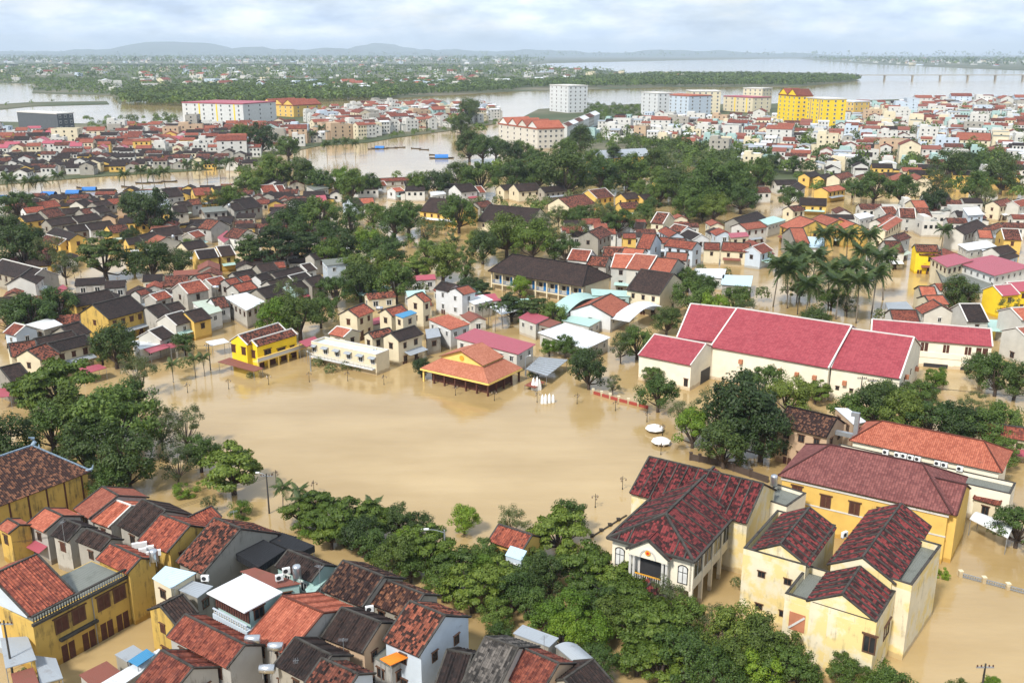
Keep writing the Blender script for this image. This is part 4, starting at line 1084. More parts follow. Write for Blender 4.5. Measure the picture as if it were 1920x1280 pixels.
for k in range(14):
    x = .55 + (ln-1.1)*k/13; part('baluster', ph, M_WHITE, lambda m: m.lathe([(.04, 5.9), (.08, 6.1), (.04, 6.35), (.06, 6.5)], 6, 0, (x, Y_(.4), 0)))
part('handrail', ph, WALL['b'], lambda m: m.box(.3, ln-.35, Y_(.4)-.09, Y_(.4)+.09, 6.5, 6.62))
window(ph, .45, Y_(2.2), 7.3, math.pi/2 if s_ > 0 else -math.pi/2, 1.4, 1.3)
# --- long assembly halls by the park, gate house in the grove
house((807, 371), (877, 377), (803, 398), 5, 'd', 'y', '', label='long dark-roofed assembly hall with yellow gables by the flooded park')
house((917, 384), (1013, 392), (902, 416), 4.6, 'd', 'c', '', label='long dark-roofed assembly hall with cream gable beside bare trees')
house((935, 984), (998, 1004), (916, 1015), 3.8, 'r', 'y', '', label='small gatehouse with red tiled roof among the waterside trees', name='gatehouse')
canopy([(947, 1040), (978, 1050), (988, 1032), (957, 1022)], 4.4, 'l', 'b', label='pale blue tank housing in front of the waterside gatehouse', name='tank_housing', cat='tank')
# --- white house with steel awnings, pink-roofed villa, blue rooftop house, slatted canopy
flw, lxw, yw_ = flat_block(None, (705, 665), (583, 640), (712, 652), 4.6, .5, 'c', name='white_house'); tag(flw, 'flat-roofed cream house with steel awnings above a leafy hedge', 'house')
for o in flw.children:
    for c in o.children: c.data.materials[0] = M_WHITE
    if o.name.startswith('flat_roof'): o.data.materials[0] = WALL['b']
part('balcony', flw, WALL['w'], lambda m: m.box(.3, lxw-.3, .0, 1.1, 1.35, 1.55))
for k in range(18): part('baluster', flw, M_WHITE, lambda m: m.box(.5+(lxw-1)*k/17-.05, .5+(lxw-1)*k/17+.05, .95, 1.05, 1.551, 2.2))
part('balcony_rail', flw, M_WHITE, lambda m: m.box(.3, lxw-.3, .9, 1.1, 2.201, 2.3))
for k in range(6): window(flw, .9 + (lxw-1.8)*k/5, 0, 2.9, math.pi, 1.2, 1.2, 'w')
for k in range(6):
    x = .9 + (lxw-1.8)*k/5; part('awning', flw, ROOF['s'], lambda m: slope_mesh(m, (x-.9, 1.0, 3.75), (x+.9, 1.0, 3.75), (x+.9, 0, 4.05), (x-.9, 0, 4.05), .02, .05))
house((632, 612), (660, 618), (622, 628), 5.0, 'o', 'c', 'v', label='small orange-roofed rooftop room on the house with steel awnings')
vl, lxv, yv = flat_block(None, (1772, 545), (1745, 485), (1880, 560), 5.2, .3, 'c', name='villa')
tag(vl, 'striped cream villa with galleries beneath pink metal roofs', 'house')
canopy([(1745, 483), (1790, 475), (1826, 488), (1776, 501)], 8, 'p', 'c', label='pink-roofed upper storey of the striped cream villa'); canopy([(1790, 491), (1860, 478), (1935, 500), (1865, 517)], 7.6, 'p', 'w', label='wide pink metal roof over the villa gallery')
br, _, _ = flat_block(None, (272, 378), (247, 359), (312, 372), 7, .7, 'b', name='concrete_house'); tag(br, 'blue-grey concrete house with an open rooftop of pipes by river', 'house')
sc_, p, c = canopy([(985, 692), (1010, 670), (1064, 675), (1025, 705)], 2.2, 's', True, label='slatted steel sunshade canopy beside the orange-roofed pavilion')
sc_.children[0].name = 'roof_sheet'
for k in range(9):
    a = p[0].lerp(p[3], k/8); b = p[1].lerp(p[2], k/8); part('batten', sc_, M_GREY, lambda m: bar(m, (a.x, a.y, 2.25), (b.x, b.y, 2.25), .1, .12))
# --- towers beyond the old town
def tower(Lp, Mp, Rp, h, floors, cols, wall, label, sidewall=None, colsR=3, top=None, accent=None, gable=None, name='apartment_block', cat='building'):
    loc, rz, lx = frame(Mp, Lp, h); Mi = mat_of(loc, rz).inverted(); y = (Mi @ G(*Rp, h)).y if Rp else -14.
    H = thing(name, label, cat, loc, rz); dy = abs(y); s = -1 if y < 0 else 1
    if dy < 8: dy = 10.
    part('wall', H, WALL[wall], lambda m: m.box(0, lx, min(0, s*dy), max(0, s*dy), -.5, h)); 
    part('parapet', H, ROOF[top] if top else M_WHITE, lambda m: m.box(-.4, lx+.4, min(-.4*s, s*(dy+.4)), max(-.4*s, s*(dy+.4)), h+.004, h+.9))
    if gable:
        n_ = gable; wd = lx/n_
        for k in range(n_):
            def _g(m):
                xa, xb, xm = k*wd, (k+1)*wd, (k+.5)*wd
                slope_mesh(m, (xa, -s*.3, h+.9), (xa, s*(dy), h+.9), (xm, s*dy, h+.9+wd*.3), (xm, -s*.3, h+.9+wd*.3), .1, .3); slope_mesh(m, (xb, s*dy, h+.9), (xb, -s*.3, h+.9), (xm, -s*.3, h+.9+wd*.3), (xm, s*dy, h+.9+wd*.3), .1, .3)
            part('roof', H, ROOF[top or 'r'], _g)
            part('gable', H, WALL[wall], lambda m: m.tri((k*wd+.3, 0, h+.9), (k*wd+wd-.3, 0, h+.9), (k*wd+wd/2, 0, h+.85+wd*.3)))
    fh = h/floors; a0 = math.pi if s < 0 else 0.
    for f in range(floors):
        for c in range(cols):
            window(H, lx*(c+.5)/cols, 0, fh*(f+.55), a0, min(2.0, lx/cols*.55), fh*.55, 'w' if wall != 'g' else 'f')
        for c in range(colsR):
            window(H, 0, s*dy*(c+.5)/colsR, fh*(f+.55), -math.pi/2 if s > 0 else -math.pi/2, min(2.0, dy/colsR*.5), fh*.5, 'w')
    if accent:
        for c in range(1, cols, 2): part('accent_panel', H, WALL[accent], lambda m: m.box(lx*c/cols-.7, lx*c/cols+.7, -.25 if s > 0 else 0, 0 if s > 0 else .25, .5, h-.3))
    FOOT.append((loc.x, loc.y+6, max(lx, dy)*.6)); FOOT.append(((mat_of(loc, rz) @ Vector((lx*.7, s*dy*.5, 0))).x, (mat_of(loc, rz) @ Vector((lx*.7, s*dy*.5, 0))).y, lx*.5))
    return H
tower((341, 193), (455, 196), (490, 191), 20, 5, 7, 'w', 'white riverside hotel slab with yellow panels and pink roof edge', accent='v', top='p', name='hotel', cat='hotel')
tower((62, 209), (137, 213), (167, 218), 18, 4, 7, 'g', 'dark grey concrete apartment block on the island')
tower((491, 196), (550, 199), (575, 195), 12, 3, 6, 'y', 'yellow guesthouse with red tiled gables behind the hotel slab', top='r', gable=3)
tower((1031, 160), (1066, 162), (1095, 161), 30, 7, 4, 'w', 'tall white tower standing alone by the river', colsR=4)
tower((935, 233), (1008, 243), (1050, 240), 14, 4, 6, 'w', 'white apartment slab with small gables at the inlet', top='o', gable=4, colsR=5)
for k in range(6):
    u = 1052 + k*10; v = 238 - k*4
    house((u+3, v-6), (u+14, v-10), (u+9, v+1), 11, 'w' if k % 2 else 'm', 'w', 'v', label='white terraced house in the stepped row past the white slab', group='stepped terrace row')
tower((1203, 174), (1234, 176), (1240, 174), 24, 6, 3, 'w', 'white tower block beside the pale blue tower')
tower((1235, 178), (1292, 181), (1300, 178), 22, 6, 6, 'b', 'pale blue tower block with white frames', top='o')
tower((1296, 172), (1352, 172), (1358, 170), 24, 6, 5, 'c', 'cream tower block behind the pale blue tower')
tower((1357, 181), (1412, 184), (1426, 182), 17, 4, 5, 'c', 'cream and white office block with ribbon windows', top='p', accent='v')
tower((1394, 166), (1430, 167), (1444, 166), 25, 6, 4, 'c', 'taller cream block behind the ribbon-window office')
tower((1460, 178), (1494, 181), (1504, 179), 27, 7, 4, 'v', 'bright yellow twin-gabled tower, the broader one', top='r', gable=2)
tower((1513, 184), (1547, 187), (1557, 184), 26, 7, 4, 'v', 'bright yellow flat tower with brown balconies', accent='n')
tower((1565, 190), (1602, 192), (1611, 190), 15, 3, 6, 'y', 'low yellow block with white bands beside the yellow towers', top='w')
tower((1578, 250), (1650, 252), (1652, 247), 9, 2, 8, 'c', 'long red-roofed school in the white suburb', top='r', name='suburb_school', cat='school') if False else None
house((1795, 248), (1858, 250), (1790, 262), 8, 'o', 'c', 'h', label='broad cream school with red hipped roof in the white suburb', name='suburb_school', cat='school')
house((1110, 283), (1210, 278), (1105, 299), 6, 's', 'y', '', label='yellow pagoda hall with a grey panelled roof by the inlet trees', name='pagoda_hall', cat='hall')
# ------------------------------------------------------------------ houses farther out, filled district by district
def inside(poly, x, y):
    c = False; n = len(poly)
    for i in range(n):
        x1, y1 = poly[i]; x2, y2 = poly[(i+1) % n]
        if (y1 > y) != (y2 > y) and x < (x2-x1)*(y-y1)/(y2-y1)+x1: c = not c
    return c
def scatter(zone, step, jit, seed, keep=1.0, foot=True, ang=0.3):
    poly = [tuple(G(u, v)[:2]) for u, v in zone]; r = random.Random(seed); xs = [p[0] for p in poly]; ys = [p[1] for p in poly]; res = []
    ca, sa = math.cos(ang), math.sin(ang); cx = sum(xs)/len(xs); cy = sum(ys)/len(ys); ext = max(max(xs)-min(xs), max(ys)-min(ys))
    k = int(ext*.75/step)+2
    for i in range(-k, k):
        for j in range(-k, k):
            if r.random() > keep: continue
            a = (i + r.uniform(-jit, jit))*step; b = (j + r.uniform(-jit, jit))*step
            x = cx + a*ca - b*sa; y = cy + a*sa + b*ca
            if not inside(poly, x, y): continue
            u, v = P(x, y, 0)
            if u < -60 or u > 1980: continue
            if foot and any((x-f[0])**2 + (y-f[1])**2 < (f[2]+step*.36)**2 for f in FOOT): continue
            res.append((x, y))
    return res
for u, v, r in ((150, 522, 7), (172, 528, 7), (200, 533, 7), (230, 536, 7), (262, 534, 6), (290, 528, 6), (320, 522, 6), (145, 508, 5), (770, 452, 8), (805, 458, 8), (845, 455, 8), (735, 446, 7), (875, 452, 6), (1590, 392, 12), (1615, 393, 11), (1570, 391, 9), (1660, 540, 8), (1690, 530, 8), (1470, 594, 8), (1820, 715, 9)):
    p = G(u, v); FOOT.append((p.x, p.y, r))             # open flood water between the houses
NHOUSE = len([o for o in COL.objects if o.get('category') == 'house'])
far = []                                                # (x, y, rot, L, W, ze, roof, wall, flat)
def fill(zone, step, seed, mix, hmix, ang, keep=.92):
    r = random.Random(seed*3+1)
    for x, y in scatter(zone, step, .22, seed, keep, True, ang):
        rf, wl = r.choice(mix); ze = r.choice(hmix)
        L_ = step*r.uniform(.55, .98); W_ = step*r.uniform(.45, .75)
        if ze > 6 and r.random() < .13: L_, W_, ze, rf, wl = step*r.uniform(.95, 1.5), step*r.uniform(.7, .95), r.uniform(9.5, 14), r.choice('FFFFro'), r.choice('wwcsbtn')
        far.append((x, y, ang + r.choice((0, 0, math.pi/2)) + r.uniform(-.08, .08), L_, W_, ze + r.uniform(-.5, .5), rf, wl))
MIX_ISL = [('r','w'),('o','w'),('r','c'),('o','c'),('r','w'),('m','w'),('d','w'),('F','w'),('p','w'),('o','y'),('d','s')]
MIX_SHORE = [('d','w'),('d','c'),('d','y'),('d','s'),('m','w'),('d','s'),('d','w'),('m','s')]
MIX_WHITE = [('F','w'),('F','w'),('w','w'),('r','w'),('m','w'),('F','b'),('m','w'),('s','w'),('F','t'),('o','c'),('r','w'),('w','w'),('s','s'),('d','w'),('F','c'),('n','w')]
fill([(-40, 300), (200, 300), (340, 290), (470, 300), (470, 322), (350, 318), (200, 326), (-40, 345)], 10.5, 5, MIX_SHORE, (3.5, 4, 5.5), .12)
fill([(-60, 252), (60, 252), (330, 242), (480, 236), (570, 250), (600, 268), (500, 287), (470, 300), (340, 290), (200, 300), (-60, 298)], 12.5, 2, MIX_ISL, (5, 6, 7, 8), .16)
fill([(575, 225), (700, 205), (930, 210), (928, 226), (840, 240), (740, 252), (690, 262), (610, 264)], 13.5, 3, [('F','w'),('r','w'),('o','w'),('o','c'),('w','w'),('m','w'),('F','w')], (6, 8, 10, 11), .55)
fill([(1060, 262), (1120, 238), (1200, 228), (1640, 224), (1930, 205), (1960, 310), (1700, 318), (1560, 322), (1420, 322), (1330, 295), (1200, 270)], 13.0, 4, MIX_WHITE, (4, 5, 6, 7, 8, 9), -.35, .68)
fill([(1560, 210), (1660, 200), (1960, 190), (1960, 204), (1640, 222)], 17, 6, MIX_WHITE, (5, 7, 9), -.2, .7)
fill([(1460, 322), (1700, 322), (1960, 312), (1960, 345), (1880, 352), (1700, 352)], 12.0, 8, [('r','w'),('m','c'),('d','w'),('o','c'),('d','y'),('F','w')], (5, 6), -.2, .5)
fill([(1330, 335), (1480, 340), (1480, 400), (1400, 395)], 12, 9, [('m','w'),('d','w'),('o','c')], (5,), .2, .4)
fill([(1200, 440), (1440, 440), (1500, 480), (1440, 500), (1300, 480)], 10, 12, [('r','w'),('m','w'),('o','c'),('d','w')], (4, 5), .2, .8)
fill([(1560, 395), (1920, 395), (1920, 470), (1780, 470), (1640, 500), (1560, 440)], 11, 13, [('r','w'),('m','w'),('o','c'),('d','w'),('F','w')], (4, 5, 6), -.1, .7)
fill([(1770, 500), (1920, 520), (1920, 600), (1840, 590), (1700, 560)], 11, 14, [('r','w'),('m','c'),('F','w')], (4,), .1, .6)
fill([(0, 440), (240, 450), (420, 440), (640, 440), (640, 470), (440, 460), (240, 470), (60, 450)], 10.5, 15, MIX_SHORE, (3.5, 4.5), .2, .5)
fill([(430, 350), (640, 355), (860, 350), (860, 375), (640, 385), (430, 385)], 11, 16, MIX_SHORE, (3.5, 4.5), .1, .5)
fill([(0, 500), (110, 480), (250, 540), (420, 505), (620, 480), (640, 500), (600, 545), (480, 570), (330, 625), (200, 625), (0, 680)], 8.6, 17, [('d','s'),('d','s'),('d','k'),('m','s'),('r','s'),('d','c'),('m','n'),('n','s'),('d','w')], (2.8, 3.2, 3.8), .3, .95)
fill([(20, 385), (330, 365), (640, 360), (640, 400), (470, 450), (300, 455), (60, 440)], 9.0, 18, [('d','s'),('d','k'),('d','s'),('m','s'),('d','n'),('n','s'),('d','y'),('r','s')], (2.8, 3.2, 3.8), .15, .95)
fill([(640, 560), (880, 530), (1000, 580), (1150, 590), (1100, 640), (1000, 640), (700, 640)], 8.2, 19, [('w','w'),('n','w'),('m','c'),('d','c'),('p','w'),('t','w'),('r','c')], (3, 3.5), .35, .8)
fill([(1060, 440), (1300, 430), (1420, 440), (1420, 480), (1280, 500), (1100, 500)], 8.6, 20, [('r','w'),('m','w'),('o','c'),('d','w'),('r','b')], (4, 4.5), .05, .9)
far.sort(key=lambda t: t[0]**2 + t[1]**2)
NEARN = max(0, 298 - NHOUSE)
def far_meshes(x, y, rz, L_, W_, ze, rf, wl):
    X, Y = L_/2, W_/2; r = random.Random(int(x*31+y*17)); wb, rb = MB(), MB()
    if rf == 'F':
        wb.box(-X, X, -Y, Y, -1, ze); rb.box(-X+.3, X-.3, -Y+.3, Y-.3, ze+.004, ze+.06)
        for a, b, c, d in ((-X, X, -Y, -Y+.2), (-X, X, Y-.2, Y), (-X, -X+.2, -Y+.2, Y-.2), (X-.2, X, -Y+.2, Y-.2)): wb.box(a, b, c, d, ze+.002, ze+.7)
        if r.random() < .6: wb.box(-X+.4, -X+.4+X*.8, -Y+.5, Y-.5, ze+.065, ze+2.4)
        zr = ze
    else:
        zr = ze + Y*(.5 if rf not in 'ws' else .25)
        slope_mesh(rb, (-X-.2, -Y-.3, ze), (X+.2, -Y-.3, ze), (X+.2, 0, zr), (-X-.2, 0, zr), .05, .14); slope_mesh(rb, (X+.2, Y+.3, ze), (-X-.2, Y+.3, ze), (-X-.2, 0, zr), (X+.2, 0, zr), .05, .14)
        wall_prism(wb, X, Y, -1, ze, zr-.02)
    q = r.random()
    if q < .6:                                          # a lower extension on one side
        sx = r.choice((-1, 1)); xa, xb = sorted((sx*(X+.25), sx*(X+r.uniform(2, 4.5)))); yl = Y*r.uniform(.5, .95); h2 = ze*r.uniform(.45, .8)
        wb.box(xa, xb, -yl, yl, -1, h2); slope_mesh(rb, (xa-.2 if sx < 0 else xb+.2, -yl-.2, h2), (xa-.2 if sx < 0 else xb+.2, yl+.2, h2), (xb if sx < 0 else xa, yl+.2, h2+.7), (xb if sx < 0 else xa, -yl-.2, h2+.7), .03, .1)
    return wb, rb, zr
seenF = {}
for i, t in enumerate(far[:NEARN]):
    x, y, rz, L_, W_, ze, rf, wl = t; wb, rb, zr = far_meshes(*t)
    st = 'single-storey' if ze < 4.3 else ('two-storey' if ze < 8 else 'three-storey')
    rw_ = 'flat roof with parapet' if rf == 'F' else f'{ROOFWORD[rf]} gable roof'; wh = where((x, y))
    H = thing('house', mklabel(WALLWORD[wl], st, 'house,', rw_ + ',', wh), 'house', (x, y, 0), rz, 'houses ' + wh)
    ob('wall', wb.mesh('wall', WALL[wl]), H); ob('roof', rb.mesh('roof', ROOF['c' if rf == 'F' else rf]), H)
    Mi = Matrix.Rotation(-rz, 3, 'Z'); cv = Mi @ Vector((-x, -y, 0)); s = -1 if cv.y < 0 else 1; X, Y = L_/2, W_/2
    for z in ([ze-1.4] + ([ze-4.4] if ze > 6 else []) + ([ze-7.4] if ze > 9 else [])):
        for k in (-.5, .5): window(H, k*X, s*Y, z, 0 if s < 0 else math.pi, 1.5, 1.5, 'w')
        e = -1 if cv.x < 0 else 1; window(H, e*X, 0, z, e*math.pi/2, 1.4, 1.5, 'w')
    FOOT.append((x, y, math.hypot(X, Y)))
RL = ['r', 'o', 'm', 'd', 'p', 'w', 's', 'c', 'n', 't']; WL = ['w', 'c', 'y', 'b', 't', 's', 'n', 'k']
big = MB()
def add_far(mbig, t):
    x, y, rz, L_, W_, ze, rf, wl = t; wb, rb, zr = far_meshes(*t); M = mat_of(Vector((x, y, 0)), rz)
    for src, mi in ((wb, WL.index(wl)), (rb, 8 + RL.index('c' if rf == 'F' else rf))):
        k = len(mbig.v); mbig.v += [tuple(M @ Vector(v)) for v in src.v]; mbig.f += [tuple(i+k for i in f) for f in src.f]; mbig.uv += src.uv; mbig.m += [mi]*len(src.f)
    Mi = Matrix.Rotation(-rz, 3, 'Z'); cv = Mi @ Vector((-x, -y, 0)); s = -1 if cv.y < 0 else 1; X, Y = L_/2, W_/2
    for z in ([ze-1.4] + ([ze-4.4] if ze > 6 else []) + ([ze-7.4] if ze > 9 else [])):
        for k in (-.6, 0, .6): mbig.box(k*X-.55, k*X+.55, s*Y-.06, s*Y+.06, z-.65, z+.65, 18, M)
        e = -1 if cv.x < 0 else 1; mbig.box(e*X-.06, e*X+.06, -.6, .6, z-.65, z+.65, 18, M)
for t in far[NEARN:]: add_far(big, t); FOOT.append((t[0], t[1], math.hypot(t[3], t[4])/2))
# hamlets among the trees on the delta and the far plain
def hamlet(zone, step, seed, keep):
    r = random.Random(seed)
    for x, y in scatter(zone, step, .45, seed, keep, False, r.uniform(0, 1)):
        sc_l = r.uniform(.8, 1.8) * (1 + y/9000.)
        add_far(big, (x, y, r.uniform(0, 3), 13*sc_l, 9*sc_l, r.choice((4, 6, 8, 9))*(1+y/14000.), r.choice('FFFrow'), r.choice('wwwwcb')))
hamlet([(0, 150), (500, 148), (960, 148), (960, 158), (500, 163), (210, 176), (0, 152)], 30, 21, .07)
hamlet([(250, 158), (480, 163), (960, 152), (960, 160), (700, 178), (480, 168)], 26, 22, .22)
hamlet([(-60, 124), (960, 126), (1120, 134), (960, 146), (-60, 147)], 60, 23, .09)
hamlet([(-60, 106), (400, 106), (960, 109), (1000, 121), (-60, 120)], 190, 24, .22)
hamlet([(1560, 112), (1980, 112), (1980, 128), (1700, 124)], 150, 25, .22)
hamlet([(1000, 133), (1250, 142), (1300, 150), (960, 155)], 45, 26, .10)
stuff(ob('distant_houses', big.mesh('distant_houses', [WALL[k] for k in WL] + [ROOF[k] for k in RL] + [M_GLASS])), 'far suburbs and hamlets too small to count, white walls and red roofs', 'houses')
# ------------------------------------------------------------------ trees
def leaf_mat(name, c1, c2, c3):
    n = NT(name); oi = n.new('ShaderNodeObjectInfo'); gi = n.new('ShaderNodeNewGeometry')
    f = n.math('ADD', n.math('MULTIPLY', gi.outputs['Random Per Island'], .5), n.math('MULTIPLY', oi.outputs['Random'], .55))
    col = n.ramp(f, [(0.1, c1), (0.55, c2), (0.95, c3)])
    n.b.inputs['Roughness'].default_value = 0.55; n.b.inputs['Specular IOR Level'].default_value = 0.35; n.link(col, n.b.inputs['Base Color'])
    tr = n.new('ShaderNodeBsdfTranslucent'); n.link(n.mix(1.0, col, (1.5, 1.5, .7), 'MULTIPLY'), tr.inputs[0]); mx = n.new('ShaderNodeMixShader'); mx.inputs[0].default_value = .28
    n.link(n.b.outputs[0], mx.inputs[1]); n.link(tr.outputs[0], mx.inputs[2]); n.link(mx.outputs[0], n.n['Material Output'].inputs[0]); return n.mat
LEAF = {'R': leaf_mat('leaf_green', (0.030, 0.060, 0.011), (0.062, 0.108, 0.016), (0.125, 0.18, 0.026)),
        'D': leaf_mat('leaf_dark', (0.018, 0.037, 0.008), (0.037, 0.066, 0.012), (0.080, 0.115, 0.020)),
        'B': leaf_mat('leaf_bright', (0.055, 0.105, 0.008), (0.10, 0.175, 0.012), (0.19, 0.27, 0.02)),
        'A': leaf_mat('leaf_almond', (0.038, 0.070, 0.009), (0.078, 0.124, 0.014), (0.155, 0.205, 0.028)),
        'F': leaf_mat('leaf_olive', (0.040, 0.058, 0.018), (0.075, 0.098, 0.03), (0.13, 0.15, 0.05))}
LEAF['O'] = leaf_mat('leaf_yellow_green', (0.048, 0.075, 0.012), (0.088, 0.128, 0.018), (0.16, 0.20, 0.03)); LEAF['S'] = LEAF['B']; LEAF['C'] = LEAF['R']; LEAF['T'] = LEAF['D']
M_BARK = plain('bark', (0.075, 0.055, 0.042), 0.9, var=.35, scale=3)
SHAPE = {'R': (1.0, .92, 1.0), 'D': (1.0, 1.0, .98), 'B': (1.0, .98, .98), 'A': (1.0, .68, .88), 'F': (1.0, 1.05, 1.2), 'O': (1.0, .9, 1.05), 'S': (1.0, .85, .5), 'C': (1.0, 1.75, 1.75), 'T': (1.0, .95, .85)}   # radius, half height, centre height
def rvec(r):
    while True:
        v = Vector((r.uniform(-1, 1), r.uniform(-1, 1), r.uniform(-1, 1)))
        if .05 < v.length < 1: return v.normalized()
def tree_mesh(kind, seed, nl, leaf, lod):
    r = random.Random(seed); rad, hz, hc = SHAPE[kind]; lobes = []
    nlob = {'R': 46, 'D': 60, 'B': 40, 'A': 42, 'F': 34, 'O': 40, 'S': 28, 'C': 50, 'T': 50}[kind]
    if lod: nlob = int(nlob*.55)
    ax, ay = r.uniform(.85, 1.12), r.uniform(.85, 1.12)
    for i in range(nlob):
        d = rvec(r)
        if d.z < -.62 and kind not in 'SC': d.z *= -.6; d.normalize()
        k = r.uniform(.62, .98) if r.random() < .82 else r.uniform(.2, .6)
        c = Vector((d.x*rad*k*ax, d.y*rad*k*ay, d.z*hz*k))
        if kind in 'AT': c.z = round(c.z/(.24 if kind == 'A' else .2))*(.24 if kind == 'A' else .2) + r.uniform(-.03, .03); 
        if kind == 'T': c.x *= 1.15 - .55*max(0, (c.z+hz)/(2*hz)); c.y *= 1.15 - .55*max(0, (c.z+hz)/(2*hz))
        s = r.uniform(.15, .33) if kind != 'F' else r.uniform(.14, .26)
        if kind in 'BS': s *= 1.05
        if lod: s *= 1.25
        fl = .38 if kind in 'AT' else .8
        lobes.append((c, s, fl))
    mb = MB(); per = nl//nlob
    for c, s, fl in lobes:
        for _ in range(per):
            d = rvec(r); q = r.uniform(.7, 1.06) if r.random() < .75 else r.uniform(.2, .8)
            p = c + Vector((d.x*s*q, d.y*s*q, d.z*s*q*fl)); p.z += hc
            nrm = (d + Vector((0, 0, .45)) + rvec(r)*.75 + Vector((c.x, c.y, c.z))*.5).normalized()
            t = nrm.cross(rvec(r)); 
            if t.length < .1: continue
            t.normalize(); b = nrm.cross(t); L_ = leaf*r.uniform(.7, 1.35); W_ = L_*(.55 if kind != 'F' else .35)
            mb.quad(p - t*L_*.5, p - b*W_*.5 + t*L_*.05, p + t*L_*.5, p + b*W_*.5 + t*L_*.05)
    tk = MB(); tr = .085 if kind not in 'SF' else .05
    top = Vector((r.uniform(-.1, .1), r.uniform(-.1, .1), hc))
    fork = Vector((top.x*.5, top.y*.5, max(.25, hc - hz*.75)))
    tk.tube([(0, 0, -.6), (top.x*.2, top.y*.2, fork.z*.5), fork, top], [tr*1.25, tr, tr*.85, tr*.3], 7)
    for c, s, fl in r.sample(lobes, min(len(lobes), 9 if lod else 18)):
        e = c + Vector((0, 0, hc)); m_ = fork.lerp(e, .5) + Vector((0, 0, -.06)) + rvec(r)*.05
        tk.tube([fork, m_, e], [tr*.5, tr*.3, tr*.08], 5, cap=False)
    return tk.mesh('trunk', M_BARK, True), mb.mesh('crown', LEAF[kind])
TM = {}
for k_, kind in enumerate('RDBAFSCTO'):
    TM[kind, 0] = [tree_mesh(kind, 100*k_+i, {'F': 3600, 'S': 5200}.get(kind, 7200), {'F': .085, 'S': .075, 'A': .105, 'B': .085}.get(kind, .085), False) for i in range(3)]
    TM[kind, 1] = [tree_mesh(kind, 100*k_+50+i, {'F': 900}.get(kind, 1500), {'F': .15}.get(kind, .165), True) for i in range(2)]
KW = {'R': 'rounded green', 'D': 'dense dark green', 'B': 'bright yellow-green', 'A': 'spreading layered', 'F': 'thin airy', 'O': 'yellow-green leafy', 'S': 'low bright bushy', 'C': 'tall narrow', 'T': 'tiered dark'}
TL = []
for ph, u, v in (('in the grove behind the temple', 200, 800), ('at the square beside the utility pole', 430, 900), ('along the near bank of the square', 640, 990), ('around the small gatehouse', 960, 1040), ('before the government house', 1200, 1150), ('before the peeling office block', 1450, 1220),
    ('beside the two white umbrellas', 1340, 790), ('along the lane behind the red hipped hall', 1700, 770), ('in the yard of the market wing', 1830, 710), ('by the side of the market hall', 1110, 690), ('between school and vaulted sheds', 1010, 590), ('around the long school', 880, 500), ('in the flooded park', 720, 470),
    ('above the lane of dark roofs', 560, 590), ('along the flooded street', 270, 490), ('by the white-gabled old houses', 60, 560), ('in the dark-roofed riverside quarter', 200, 400), ('on the inlet bank', 1000, 290), ('in the big shade-tree belt', 1330, 350), ('behind the assembly halls', 950, 340), ('among the houses past the coconut palms', 1650, 360),
    ('by the pink-roofed villa', 1800, 540), ('on the far island', 400, 270), ('in the white suburb', 1500, 270), ('by the riverside terrace', 480, 330), ('next to the cypress-lined garden', 620, 420)):
    TL.append((ph, G(u, v)))
def twhere(p): return min(TL, key=lambda l: (l[1].x-p[0])**2 + (l[1].y-p[1])**2)[0]
trees = []                                              # (x, y, r, kind)
def T(u, v, r, kind):
    hc = SHAPE[kind][2]; rm = 4.
    for _ in range(12):
        p = G(u, v, min(hc*rm, 20)); rm = 1.05*r/px_m(p)
    trees.append((p.x, p.y, rm, kind))
